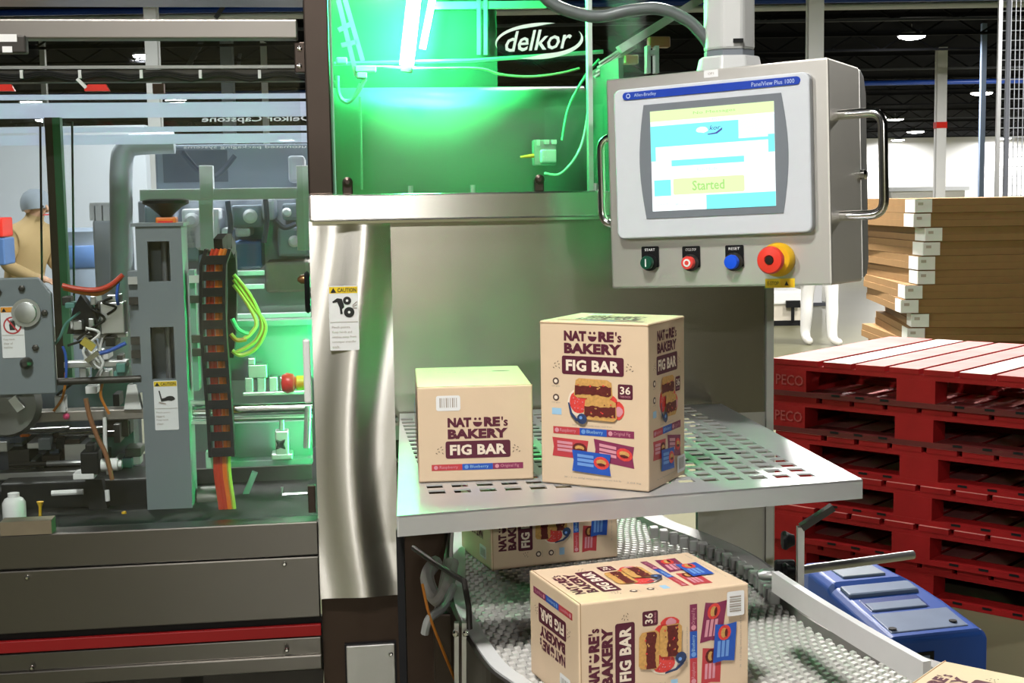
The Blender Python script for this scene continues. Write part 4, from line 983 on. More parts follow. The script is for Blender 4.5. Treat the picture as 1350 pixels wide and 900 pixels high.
MB().box(GX0, XB, .0, 1.05, lz(420, 700) - .03, lz(420, 692)).build('machine_bed', RUBBER, gf)

# cable tray behind the top rail
tr = thing('cable_tray', 'dark tray of looped cables below the guard top rail', 'cable tray', MF, (-.6, .3, lz(200, 110, .3)))
MB().box(GX0 - .2, lx(402, 95, .3), .29, .33, lz(200, 108, .3), lz(200, 92, .3)).build('tray', DARKST, tr)
MB().box(GX0 - .2, lx(390, 88, .3), .285, .3, lz(200, 91, .3), lz(200, 87, .3)).build('tray_edge', STEELM, tr)
for k in range(3):
    pts = []; x = -20
    while x < 402: pts += [(x, 95 + k * 2), (x + 38, 100 + k * 3)]; x += 78
    MB().tube(spline([lp(a, b, .28) for a, b in pts], 4), .0045, 6).build('cable', RUBBER, tr)
for px in (28, 105, 186, 264, 342): mb = MB(); pbox(mb, px - 2, 92, px + 2, 103, .268, .276); mb.build('cable_tie', WPLASTIC, tr)
for px0, px1, lab in ((-12, 20, 'red plastic clip under the tray at far left'), (112, 145, 'red plastic clip with white tab under the tray'),):
    a = lp(px0, 116, .28); b = lp(px1, 117, .28); h = .008
    t = thing('red_clip', lab, 'clip', MF, ((a.x + b.x) / 2, .28, a.z))
    MB().prism([(0, -h), (b.x - a.x, -h), (b.x - a.x - .008, h), (.01, h), (0, 0)], (a.x, .27, a.z), (1, 0, 0), (0, 0, 1), (0, .02, 0)).build('body', REDP, t)
    MB().bar(lp(px0 - 10, 104, .275), lp(px0 + 2, 116, .275), .008, .012, (0, 1, 0)).build('tab', WPLASTIC, t)
mb = MB(); pbox(mb, 201, 110, 216, 123, .9, .93)
tag(mb.build('dark_red_box', mat('dark_red_box', (.12, .02, .02), .5, 0, .1), None, origin=(0, 0, 0)), 'small dark red box on the striped guard top', 'box').matrix_world = Matrix.Translation(MF.O) @ MF.R.to_4x4()

# far guard with white stripes and mirrored name
YG = 1.05
fg = thing('striped_guard', 'clear far guard with two white frosted stripes and reversed lettering', 'guard panel', MF, (-.6, YG, 0))
FROST = pane_mat('frosted_stripe', (.9, .9, .92), .5)
def frost(name, alpha, col=(.62, .66, .78)):
    m = bpy.data.materials.new(name); m.use_nodes = True; nt = m.node_tree; n = nt.nodes; L = nt.links; b = n['Principled BSDF']; out = [x for x in n if x.type == 'OUTPUT_MATERIAL'][0]
    b.inputs['Base Color'].default_value = (*col, 1); b.inputs['Roughness'].default_value = .7
    tl = n.new('ShaderNodeBsdfTranslucent'); tl.inputs[0].default_value = (*col, 1); tp = n.new('ShaderNodeBsdfTransparent')
    m1 = n.new('ShaderNodeMixShader'); m1.inputs[0].default_value = .5; m2 = n.new('ShaderNodeMixShader'); m2.inputs[0].default_value = alpha
    no = n.new('ShaderNodeTexNoise'); no.inputs['Scale'].default_value = 8; mr = n.new('ShaderNodeMapRange'); mr.inputs[3].default_value = alpha * .93; mr.inputs[4].default_value = min(1, alpha * 1.07)
    L.new(no.outputs[0], mr.inputs[0]); L.new(mr.outputs[0], m2.inputs[0])
    L.new(b.outputs[0], m1.inputs[1]); L.new(tl.outputs[0], m1.inputs[2]); L.new(tp.outputs[0], m2.inputs[1]); L.new(m1.outputs[0], m2.inputs[2]); L.new(m2.outputs[0], out.inputs[0]); return m
FRST = frost('frosted_white', .8, (.74, .80, .95)); FRTX = frost('frosted_text', .8, (.75, .78, .85))
GA, GB = lx(-60, 150, YG) - .25, lx(420, 150, YG)
pn = MB().box(GA, GB, YG, YG + .006, lz(200, 640, YG), lz(200, 122, YG)).build('guard_pane', PANE, fg)
for y0, y1 in ((124, 131), (135, 155), (167, 174), (177, 190)):
    MB().box(GA, GB, YG - .002, YG - .001, lz(200, y1, YG), lz(200, y0, YG)).build('white_stripe', FRST, pn)
mb = MB(); mb.keepn = True; mb.mat(FRTX)
vs, fs, _ = text2d('Delkor Capstone', .015)
mb.add([lp(410 - 144 * x, 163 - 10 * y - 1.5 * (1 - x), YG - .003) for x, y in vs], fs)
vs, fs, _ = text2d('automated packaging systems')
mb.add([lp(410 - 168 * x, 197 - 5 * y - 1 * (1 - x), YG - .003) for x, y in vs], fs)
mb.build('reversed_lettering', FRTX, pn)
MB().box(lx(70, 300, YG), lx(80, 300, YG), YG - .05, YG - .01, lz(200, 640, YG), lz(80, 156, YG)).build('post', BROWNST, fg)
MB().box(lx(80, 300, YG), lx(90, 300, YG), YG - .05, YG - .01, lz(200, 640, YG), lz(80, 156, YG)).build('post_edge', mat('green_edge', (.05, .16, .09), .4, .2), fg)
for px in (53, 95): MB().cyl(lp(px, 160, YG - .02), lp(px + 3, 420, YG - .02), .0035, n=6).build('tension_wire', DARKST, fg)

# ---------------- inside: grey lift tower
YT = .25
tw = thing('lift_tower', 'grey lift tower with slots and a black hand knob on top', 'machine', MF, (lx(218, 690, YT), YT, lz(218, 692, YT)))
zb_, zt_ = lz(218, 692, YT), lz(218, 298, YT)
bodyx0, bodyx1 = lx(186, 480, YT), lx(246, 480, YT)
# front plate with two real slots
def plate(x0, x1, z0, z1, holes, y0, y1):
    m_ = MB(); zc = z0
    for (hx0, hx1, hz0, hz1) in sorted(holes, key=lambda h: h[2]):
        m_.box(x0, x1, y0, y1, zc, hz0); m_.box(x0, hx0, y0, y1, hz0, hz1); m_.box(hx1, x1, y0, y1, hz0, hz1); zc = hz1
    return m_.box(x0, x1, y0, y1, zc, z1)
plate(bodyx0, bodyx1, zb_, zt_, [(lx(195, 340, YT), lx(224, 340, YT), lz(210, 371, YT), lz(210, 318, YT)), (lx(199, 460, YT), lx(230, 460, YT), lz(214, 500, YT), lz(214, 431, YT))], YT, YT + .02).build('front_plate', GREY, tw)
MB().box(bodyx0, bodyx0 + .008, YT + .02, YT + .14, zb_, zt_).box(bodyx1 - .008, bodyx1, YT + .02, YT + .14, zb_, zt_).box(bodyx0 + .008, bodyx1 - .008, YT + .13, YT + .14, zb_, zt_).build('side_plates', GREY, tw)
MB().box(bodyx0 - .01, bodyx1 + .006, YT - .006, YT + .146, zt_, zt_ + .008).build('cap', GREY, tw)
MB().cyl((lx(213, 350, YT), YT + .06, zb_ + .05), (lx(213, 350, YT), YT + .06, zt_ - .005), .007, n=8).build('lead_screw', ALU, tw)
for a, b in ((171, 185), (251, 259)):
    x0, x1 = lx(a, 420, YT + .05), lx(b, 420, YT + .05); MB().box(x0, x1, YT + .05, YT + .11, lz(210, 520, YT), lz(210, 358, YT)).build('slide_rail', GREY, tw)
    for py in (370, 397, 450, 468): MB().box(x0 + .002, x1 + .012, YT + .035, YT + .05, lz(210, py + 5, YT), lz(210, py - 5, YT)).build('slide_carriage', DARKST if py != 370 else ALU, tw)
mb = MB(); pbox(mb, 205, 286, 232, 298, YT + .03, YT + .08); mb.build('position_counter', ORANGE, tw, bevel=.004)
mb = MB(); pbox(mb, 208, 291, 228, 296, YT + .028, YT + .03); mb.build('counter_window', REDP, tw)
kz = lz(220, 282, YT + .05); kx = lx(219, 275, YT + .05)
MB().lathe((kx, YT + .05, kz), (0, 0, 1), [(.012, -.008), (.02, .0), (.04, .018), (.057, .026), (.057, .034), (.04, .038), (0, .036)], 18).build('hand_knob', BLACK, tw)
sticker(tw, 202, 502, 236, 566, YT - .001, CAUT, 'CAUTION', 'pinch', ['Pinch point.', 'Hazard.', 'Keep hands', 'clear.'])

# cable chain
YC = .22
ch = thing('cable_chain', 'black cable chain full of red cables beside the grey tower', 'cable chain', MF, (lx(290, 600, YC), YC, lz(290, 600, YC)))
pth = [(293, 600), (291, 560), (288, 520), (285, 480), (282, 440), (281, 400), (281, 370), (282, 345), (288, 328)]
sp_ = resample(spline([lp(x, y, YC) for x, y in pth], 6), 13)
for i in range(13):
    a, b = sp_[i], sp_[i + 1]; d = (b - a); u_ = d.normalized(); c = (a + b) / 2; w_ = .028
    MB().bar(a + Vector((-w_, 0, 0)), b + Vector((-w_, 0, 0)), .05, .008, (1, 0, 0)).bar(a + Vector((w_, 0, 0)), b + Vector((w_, 0, 0)), .05, .008, (1, 0, 0)).bar(c - u_ * .008 + Vector((-w_, -.02, 0)), c - u_ * .008 + Vector((w_, -.02, 0)), .006, .022).build('chain_link', BLACK, ch)
back = resample(spline([lp(288, 328, YC), lp(296, 320, YC + .06), lp(305, 330, YC + .12), lp(307, 380, YC + .13), lp(306, 430, YC + .13), lp(303, 470, YC + .13)], 6), 9)
for i in range(9): MB().bar(back[i], back[i + 1], .05, .022, (1, 0, 0)).build('chain_link', BLACK, ch)
for dx, m in ((-.012, CABRED), (-.002, CABRED), (.009, ORANGE), (.018, AMBER)):
    MB().tube([p + Vector((dx, -.004, 0)) for p in sp_], .0055, 6).build('cable', m, ch)
for dx, m in ((-8, CABRED), (-2, CABRED), (4, ORANGE), (9, LIME)):
    MB().tube(spline([lp(292 + dx, 596, YC), lp(293 + dx, 625, YC), lp(298 + dx, 660, YC), lp(302 + dx, 694, YC)], 5), .0065, 6).build('cable', m, ch)
for k, (pts, m) in enumerate([([(308, 362), (330, 390), (345, 425), (340, 445), (328, 456), (312, 464)], LIME), ([(308, 368), (332, 402), (350, 430), (338, 458), (318, 468), (306, 462)], LIME), ([(308, 375), (325, 398), (338, 425), (330, 440), (322, 446)], mat('yellow_cable', (.6, .5, .1), .45)), ([(306, 420), (312, 432), (320, 438), (328, 440)], mat('green_hose', (.08, .45, .2), .4)), ([(304, 440), (312, 448), (325, 447)], AMBER)]):
    tag(MB().tube(spline([MF.w(lp(x, y, .3)) for x, y in pts], 7), .0055 if k < 3 else .006, 7).build('looped_cable', m, None), ['outer lime yellow cable loop beside the cable chain', 'second lime cable loop hanging lowest beside the chain', 'inner yellow cable of the loops beside the chain', 'short green hose at the foot of the cable loops', 'short amber cable end below the lime loops'][k], 'cable', 'cable loops beside the chain')

# left side plate with warning sticker
YP = .18
sp2 = thing('bearing_plate', 'grey bearing plate with round boss and red prohibition sticker', 'machine plate', MF, (lx(35, 520, YP), YP, lz(35, 520, YP)))
x0 = lx(-30, 440, YP); x1 = lx(70, 440, YP); zz0, zz1 = lz(35, 520, YP), lz(35, 366, YP)
MB().prism([(x0, zz0), (x1, zz0), (x1, zz1 - .04), (x1 - .03, zz1), (x0, zz1)], (0, YP, 0), (1, 0, 0), (0, 0, 1), (0, .02, 0)).build('plate', GREY, sp2, bevel=.003)
p = lp(35, 412, YP); MB().lathe(p, (0, -1, 0), [(.034, 0), (.034, .008), (.026, .008), (.024, .014), (.012, .016), (0, .016)], 20).build('boss', STEELM, sp2)
for px, py in ((29, 380), (59, 412), (47, 458), (-2, 385)): MB().lathe(lp(px, py, YP), (0, -1, 0), [(.008, 0), (.008, .006), (.004, .008)], 6).build('hex_bolt', DARKST, sp2)
sticker(sp2, 0, 404, 34, 471, YP - .001, WARN, '', 'hand', ['Keep hands', 'clear of', 'machine.'], 'prohibition_sticker')
p = lp(36, 478, YP); MB().lathe(p, (0, -1, 0), [(.014, 0), (.014, .02), (.006, .03)], 10).build('knob', DARKST, sp2)

def simple(name, label, cat, build, m, bev=0, origin=None):
    """single-mesh thing in machine coordinates"""
    mb_ = MB(); build(mb_); c = Vector((0, 0, 0))
    for v in mb_.v: c += Vector(v)
    c /= len(mb_.v); c.z = min(v[2] for v in mb_.v)
    o = mb_.build(name, m, None, bevel=bev, origin=c); o.matrix_world = Matrix.Translation(MF.w(c)) @ MF.R.to_4x4()
    return tag(o, label, cat)
def T(pts, y, r, n=4): return lambda b: b.tube(spline([lp(a, c, y) for a, c in pts], n), r, 8)
def B(*rects): return lambda b: [pbox(b, *r) for r in rects]
simple('hose', 'orange-red air hose sagging from the tower to the plate', 'hose', T([(82, 376), (100, 380), (125, 382), (145, 376), (162, 362)], .2, .006), CABRED)
simple('hose', 'amber hose lying just under the red hose', 'hose', T([(84, 380), (110, 386), (135, 386), (160, 366)], .21, .005), AMBER)
simple('hose', 'blue air hose at the left foot of the grey tower', 'hose', T([(130, 466), (145, 462), (166, 452)], .2, .005), BLUEC)
simple('hose', 'brown hose hanging over the black block', 'hose', T([(113, 525), (118, 548), (128, 575), (140, 600), (148, 632)], .2, .006), mat('brown_hose', (.25, .11, .05), .5))
simple('rod', 'thin white rod standing behind the brown hose', 'rod', T([(138, 550), (139, 590), (143, 625)], .25, .005), WPLASTIC)
simple('fitting', 'yellow push fitting below the black bracket', 'fitting', lambda b: b.bar(lp(109, 448, .19), lp(124, 459, .19), .018, .018), LIME)
simple('fitting', 'bright metal spring fitting left of the blue hose', 'fitting', lambda b: b.bar(lp(114, 476, .19), lp(130, 464, .19), .012, .012), CHROME)
simple('bracket', 'black triangular bracket behind the hoses', 'bracket', lambda b: b.prism([(p.x, p.z) for p in (lp(88, 440, .3), lp(128, 440, .3), lp(126, 415, .3), lp(106, 388, .3), (lp(96, 408, .3)))], (0, .3, 0), (1, 0, 0), (0, 0, 1), (0, .05, 0)), BLACK)
simple('valve_block', 'pale valve block right of the black bracket', 'valve', B((132, 398, 164, 440, .28, .34), (140, 388, 158, 398, .28, .33)), STEELM, .003)
simple('hose', 'short blue hose dropping onto the pale valve block', 'hose', T([(156, 372), (154, 390), (156, 402)], .26, .004), BLUEC)
simple('manifold', 'green-tinted valve manifold behind the bracket', 'valve', B((110, 398, 150, 406, .36, .4), (112, 410, 150, 418, .36, .4), (116, 422, 148, 432, .36, .4)), mat('green_grey', (.12, .28, .20), .4, .3), .002)
simple('cross_shaft', 'dark cross shaft spanning under the grey plate', 'shaft', lambda b: b.cyl(lp(-30, 507, .24), lp(186, 499, .24), .009, n=10), DARKST)
simple('cross_rail', 'brown-grey cross rail behind the tower foot', 'rail', B((-30, 542, 196, 556, .3, .36)), mat('rail_tan', (.30, .27, .24), .4, .6, .15), .003)
simple('base_rail', 'long pale rail low in the machine', 'rail', B((-30, 622, 110, 632, .4, .45)), STEELM, .003)
simple('back_plate', 'grey back plate behind the cross rail', 'plate', B((-30, 500, 176, 640, .55, .57)), mat('slate_plate', (.09, .10, .125), .45, .4, .15))
simple('guide_wedge', 'white triangular guide standing on the cross rail', 'guide', lambda b: b.prism([(p.x, p.z) for p in (lp(163, 540, .29), lp(187, 540, .29), lp(180, 507, .29), lp(168, 507, .29))], (0, .29, 0), (1, 0, 0), (0, 0, 1), (0, .03, 0)), WPLASTIC, .002)
simple('indicator', 'small pink lamp on the cross rail', 'indicator', lambda b: b.lathe(lp(88, 548, .3), (0, -1, 0), [(.008, 0), (.008, .01), (.003, .014)], 10), mat('pink_lens', (.7, .08, .2), .3))
simple('bracket', 'pale small bracket standing on the cross rail at left', 'bracket', B((72, 522, 86, 544, .28, .31)), WPLASTIC, .002)
simple('cylinder_block', 'black cylinder block below the brown hose', 'cylinder', B((106, 596, 130, 626, .22, .28), (112, 585, 124, 596, .23, .27)), BLACK, .004)
simple('spacer', 'white spacer under the black cylinder block', 'spacer', B((96, 624, 124, 632, .22, .28)), WPLASTIC, .002)
simple('roller', 'pale roller beside the black cylinder block', 'roller', lambda b: b.lathe(lp(150, 612, .24), (1, 0, 0), [(.016, -.03), (.016, .01), (.010, .012), (.010, .02)], 14), WPLASTIC)
simple('motor_housing', 'black motor housing low at the tower foot', 'housing', B((2, 634, 198, 694, .32, .5)), BLACK, .004)
simple('slanted_bracket', 'black slanted bracket in front of the motor housing', 'bracket', lambda b: b.prism([(p.x, p.z) for p in (lp(112, 632, .28), lp(134, 632, .28), lp(146, 694, .28), lp(120, 694, .28))], (0, .28, 0), (1, 0, 0), (0, 0, 1), (0, .04, 0)), RUBBER)
simple('white_rod', 'white horizontal rod in front of the motor housing', 'rod', lambda b: b.cyl(lp(68, 650, .27), lp(110, 648, .27), .007, n=8), WPLASTIC)
simple('tube_fitting', 'white upright tube fitting right of the slanted bracket', 'fitting', lambda b: b.cyl(lp(142, 660, .27), lp(141, 646, .27), .006, n=8), WPLASTIC)
simple('reservoir', 'white reservoir jar standing at lower left', 'jar', lambda b: b.lathe(lp(20, 692, .2), (0, 0, 1), [(.026, 0), (.028, .01), (.028, .055), (.022, .066), (.014, .07), (.014, .08)], 16), WPLASTIC)
simple('tie_post', 'yellow stick standing beside the white jar', 'post', lambda b: b.tube([lp(53, 692, .22), lp(53, 668, .22), lp(53, 661, .22)], [.004, .004, .009], 8), YELLOW)
simple('tie_post', 'amber striped peg in front of the motor housing', 'post', lambda b: b.cyl(lp(167, 692, .22), lp(163, 674, .22), .006, n=8), YELLOW)
simple('sensor', 'orange sensor on the pale rail at left', 'sensor', B((26, 569, 38, 576, .4, .43)), ORANGE, .002)
simple('shaft_guard', 'curved grey shaft guard at far left', 'guard', lambda b: b.lathe(lp(12, 530, .3), (0, -1, 0), [(.075, 0), (.085, .02), (.075, .05), (.02, .06)], 24), mat('guard_grey', (.22, .22, .21), .4, .5, .15))
simple('clevis', 'small pale clevis on the shaft guard', 'clevis', lambda b: b.bar(lp(16, 524, .22), lp(28, 540, .22), .012, .02), ALU)

PBDK = mat('slate_blue', (.10, .13, .18), .45, .3, .1)
# pneumatic clutter between the plate and the tower
pm = thing('pneumatic_manifold', 'cluster of fittings and small hoses between plate and tower', 'manifold', MF, lp(120, 500, .3))
FITM = [ALU, STEELM, DARKST, WPLASTIC, BLACK, mat('teal_fitting', (.10, .26, .22), .4)]
mb = MB(); pbox(mb, 84, 476, 168, 484, .30, .34); pbox(mb, 96, 440, 166, 446, .32, .36); mb.build('manifold_bar', STEELM, pm, bevel=.002)
rg = random.Random(3)
for k in range(26):
    x = rg.uniform(84, 160); y = rg.choice((398, 412, 430, 452, 470, 490, 512, 530)) + rg.uniform(-5, 5); w_ = rg.uniform(3, 8); h_ = rg.uniform(3, 8)
    mb = MB(); pbox(mb, x - w_, y - h_, x + w_, y + h_, .27 + rg.uniform(0, .06), .37); mb.build('fitting', rg.choice(FITM), pm, bevel=.002)
for k in range(14):
    x = rg.uniform(75, 165); y = rg.uniform(385, 500); P = [(x, y)]
    for q in range(3): x += rg.uniform(-22, 22); y += rg.uniform(4, 24); P.append((x, y))
    MB().tube(spline([lp(a, b, .25 + .004 * k) for a, b in P], 5), .0035, 6).build('small_hose', rg.choice([BLACK, BLACK, BLUEC, WPLASTIC, AMBER, FITM[5], RUBBER]), pm)
lc = thing('infeed_mechanism', 'dark cluster of brackets and shafts low in the machine at left', 'mechanism', MF, lp(80, 625, .45))
for k in range(26):
    x = rg.uniform(-10, 176); y = rg.uniform(560, 625); w_ = rg.uniform(4, 16); h_ = rg.uniform(3, 14)
    mb = MB(); pbox(mb, x - w_, y - h_, x + w_, y + h_, .42 + rg.uniform(0, .08), .55); mb.build('bracket', rg.choice([DARKST, BLACK, STEELM, PBDK, GREY, BROWNST]), lc, bevel=.002)
for k in range(6):
    y = rg.uniform(560, 630); x = rg.uniform(-20, 90); MB().cyl(lp(x, y, .40), lp(x + rg.uniform(40, 90), y - 3, .40), rg.uniform(.004, .008), n=8).build('shaft', rg.choice([STEELM, DARKST, CHROME]), lc)

# ---------------- right interior (green lit)
simple('cross_plate', 'broad plate with bright top edge behind the cable loops', 'plate', B((300, 428, 412, 500, .45, .48), (300, 422, 412, 430, .42, .48)), GREY, .002)
simple('terminal_row', 'row of four pale terminals beneath the cross plate', 'terminals', B((323, 498, 334, 517, .4, .44), (339, 498, 350, 516, .4, .44), (355, 497, 366, 515, .4, .44), (369, 497, 378, 514, .4, .44), (320, 516, 402, 521, .39, .45), (327, 481, 352, 498, .40, .44), (327, 472, 336, 481, .40, .44)), ALU, .002)
es = thing('emergency_stop', 'red mushroom stop button with yellow base inside the machine', 'button', MF, lp(388, 505, .2))
p = lp(402, 504, .2)
MB().lathe(p, (-1, 0, 0), [(.018, 0), (.018, .02), (.012, .024)], 16).build('base', YELLOW, es); MB().lathe(p, (-1, 0, 0), [(.012, .022), (.022, .028), (.026, .044), (.020, .056), (0, .06)], 18).build('mushroom', REDP, es)
simple('guide_shaft', 'polished round shaft left of the bronze column foot', 'shaft', lambda b: b.cyl(lp(252, 541, .32), lp(412, 536, .32), .013, n=14), CHROME)
simple('guide_shaft', 'thinner dark shaft just below the polished shaft', 'shaft', lambda b: b.cyl(lp(252, 553, .34), lp(412, 549, .34), .007, n=10), STEELM)
simple('side_bracket', 'square bracket joining the tower to the shaft', 'bracket', lambda b: [b.bar(lp(247, 530, .3), lp(270, 530, .3), .02, .008), b.bar(lp(247, 556, .3), lp(278, 556, .3), .02, .008), b.bar(lp(248, 528, .3), lp(248, 558, .3), .02, .012, (0, 1, 0))], ALU)
simple('lower_plate', 'wide pale plate under the polished shaft', 'plate', B((300, 556, 412, 612, .45, .47), (300, 606, 412, 614, .40, .47)), GREY, .002)
ck = thing('star_knob_clamp', 'clamp with black star knob hanging from the shaft', 'clamp', MF, lp(371, 603, .36))
mb = MB(); pbox(mb, 363, 568, 381, 600, .36, .40); pbox(mb, 368, 548, 375, 568, .37, .39); mb.build('body', ALU, ck, bevel=.003)
p = lp(370, 585, .36); P = [((.018 if k % 2 == 0 else .008) * math.cos(6.2832 * k / 8 + .78), (.018 if k % 2 == 0 else .008) * math.sin(6.2832 * k / 8 + .78)) for k in range(8)]
MB().prism([(p.x + a, p.z + b) for a, b in P], (0, .345, 0), (1, 0, 0), (0, 0, 1), (0, .015, 0)).build('star_knob', BLACK, ck, bevel=.002)
simple('clamp_foot', 'pale clamp foot on the edge of the lower plate', 'clamp', B((358, 598, 386, 606, .36, .42)), ALU, .003)
simple('diagonal_strut', 'pale diagonal strut below the lower plate', 'strut', lambda b: b.bar(lp(336, 622, .4), lp(312, 680, .4), .015, .02, (0, 1, 0)), GREY)
simple('dark_cover', 'dark cover filling the space under the lower plate', 'cover', B((250, 616, 412, 690, .55, .57)), DARKST)
simple('relay', 'pale green relay hanging left of the red cables', 'relay', B((271, 595, 283, 618, .25, .28)), mat('relay_green', (.3, .55, .38), .4), .003)
simple('drive_motor', 'dark rounded motor left of the red cables foot', 'motor', lambda b: b.lathe(lp(277, 660, .35), (1, 0, 0), [(.02, -.035), (.04, -.03), (.04, .02), (.03, .03)], 16), DARKST)
simple('door_hinge', 'steel hinge plate at the foot of the column', 'hinge', B((406, 640, 416, 676, -.02, .0)), BROWNST, .002)
simple('stay_rod', 'bent pale stay rod beside the hinge', 'rod', lambda b: b.tube([lp(405, 650, .1), lp(372, 652, .1), lp(372, 642, .1)], .004, 6), ALU)
simple('upright_rod', 'thin rod left of the bronze column above the hinge', 'rod', lambda b: b.cyl(lp(406, 535, .15), lp(404, 590, .15), .008, n=8), ALU)
# green work lamp inside, behind the column
gl = thing('green_work_lamp', 'green tube lamp hidden behind the steel column inside the machine', 'lamp', MF, (XL + .10, .22, 1.0))
MB().box(XL + .01, XL + .22, .06, .75, 1.42, 1.43).build('light_shade', WPLASTIC, gl)  # unseen plate, added to block the green light going upward
MB().tube([(XL + .10, .22, .82), (XL + .10, .22, 1.39)], .015, 12).build('tube', mat('green_work_tube', (.3, 1, .55), .4, 0, 0, 5, emit=90, ecol=(.06, 1.0, .27)), gl)
for z in (.805, 1.39): MB().cyl((XL + .10, .22, z), (XL + .10, .22, z + .015), .017, n=12).build('cap', WPLASTIC, gl)

# ---------------- pale machinery beyond the far guard
PB = mat('pale_blue_grey', (.42, .47, .55), .5, .2, .08, 8); PB2 = mat('mid_blue_grey', (.22, .27, .35), .5, .2, .1, 8); PBW = mat('pale_machine_white', (.66, .70, .76), .5, 0, .05, 8); BLUEB = mat('blue_bin', (.08, .17, .40), .5, 0, .1, 8)
YM = 2.4

fm = thing('wrapping_machine', 'pale blue wrapping machine with aluminium profiles beyond the guard', 'machine', MF, (lx(300, 300, YM), YM, 0))
def FP(name, m, build, bev=.003):
    b_ = MB(); build(b_); return b_.build(name, m, fm, bevel=bev)
FP('profile_rail', PBW, B((184, 248, 440, 263, YM, YM + .06)))
for a, b in ((263, 281), (391, 408)): FP('profile_upright', PBW, B((a, 218, b, 262, YM - .01, YM + .05), (a, 262, b, 330, YM + .01, YM + .05)))
FP('arch_frame', PB, lambda b: b.tube([Vector((lx(160, 300, YM), YM, 0))] + spline([lp(160, 430, YM), lp(160, 300, YM), lp(160, 220, YM), lp(166, 196, YM), lp(182, 190, YM), lp(230, 188, YM)], 6), .045, 10), 0)
FP('hood', PB2, B((205, 190, 415, 262, YM + .6, YM + .9)), .01)
FP('window', mat('hood_window', (.10, .13, .18), .15, 0, .1), B((215, 198, 300, 240, YM + .59, YM + .6)), 0)
FP('body', PB, lambda b: b.box(lx(185, 350, YM + .5), lx(430, 350, YM + .5), YM + .5, YM + .95, 0, lz(300, 262, YM + .5)), .01)
for r, m in [((190, 270, 230, 300), PB2), ((240, 275, 290, 330), PBW), ((305, 270, 345, 300), PB2), ((306, 318, 345, 355), BLUEB), ((350, 345, 410, 385), mat('tan_grey_box', (.38, .36, .34), .5)), ((366, 300, 408, 338), PB2), ((345, 262, 362, 290), PB), ((380, 205, 402, 240), PB), ((232, 300, 262, 345), PB2), ((292, 300, 304, 330), PBW), ((310, 300, 330, 312), PBW), ((372, 268, 398, 290), PB2), ((262, 335, 300, 380), PB2)]:
    FP('module', m, B((*r, YM + .2, YM + .5)), .012)
for px, py, r in ((330, 285, .03), (388, 318, .025), (253, 290, .03), (378, 280, .02)): FP('dial', PBW, lambda b: b.lathe(lp(px, py, YM + .2), (0, -1, 0), [(r, 0), (r, .02), (r * .6, .03)], 14), 0)
for pts in ([(350, 262), (352, 290), (348, 320)], [(362, 290), (375, 300), (390, 295)], [(300, 265), (304, 300), (298, 330)], [(240, 200), (262, 225), (285, 232), (310, 205)]): FP('hose', mat('dark_blue_hose', (.05, .07, .12), .5), lambda b: b.tube(spline([lp(x, y, YM + .15) for x, y in pts], 5), .012, 6), 0)
ft_ = thing('slotted_cabinet', 'grey cabinet with white slotted top left of the arch', 'cabinet', MF, (lx(144, 300, YM + .4), YM + .4, 0))
MB().box(lx(122, 300, YM + .4), lx(158, 300, YM + .4), YM + .4, YM + .8, 0, lz(140, 290, YM + .4)).build('body', PB, ft_, bevel=.01)
mb = MB(); B((118, 270, 124, 291, YM + .4, YM + .45), (126, 270, 134, 291, YM + .4, YM + .45), (136, 270, 144, 291, YM + .4, YM + .45), (148, 270, 153, 291, YM + .4, YM + .45), (118, 267, 154, 271, YM + .4, YM + .45))(mb); mb.build('slotted_top', PBW, ft_)
for k, (a, b, y, lab) in enumerate(((310, 348, 360, 'upper pale shelf bar behind the cable loops'), (314, 348, 378, 'lower pale shelf bar behind the cable loops'), (310, 410, 416, 'long pale bar above the cross plate'))):
    simple('shelf_bar', lab, 'bar', B((a, y - 3, b, y + 3, .9, .93)), PBW, .002)
dp = lp(114, 400, 5.0)
dr = thing('drum', 'dark grey drum with blue band beyond the green edged post', 'drum', MF, (dp.x, 5.0, 0)); zt5 = lz(114, 300, 5.0)
MB().lathe((dp.x, 5.0, 0), (0, 0, 1), [(.17, 0), (.17, .3), (.175, .31), (.175, zt5 - .16), (.16, zt5 - .12), (.18, zt5 - .02), (.13, zt5)], 18).build('shell', PB2, dr)
MB().lathe((dp.x, 5.0, lz(114, 352, 5.0)), (0, 0, 1), [(.176, 0), (.182, .01), (.182, .12), (.176, .13)], 18).build('blue_band', BLUEB, dr)

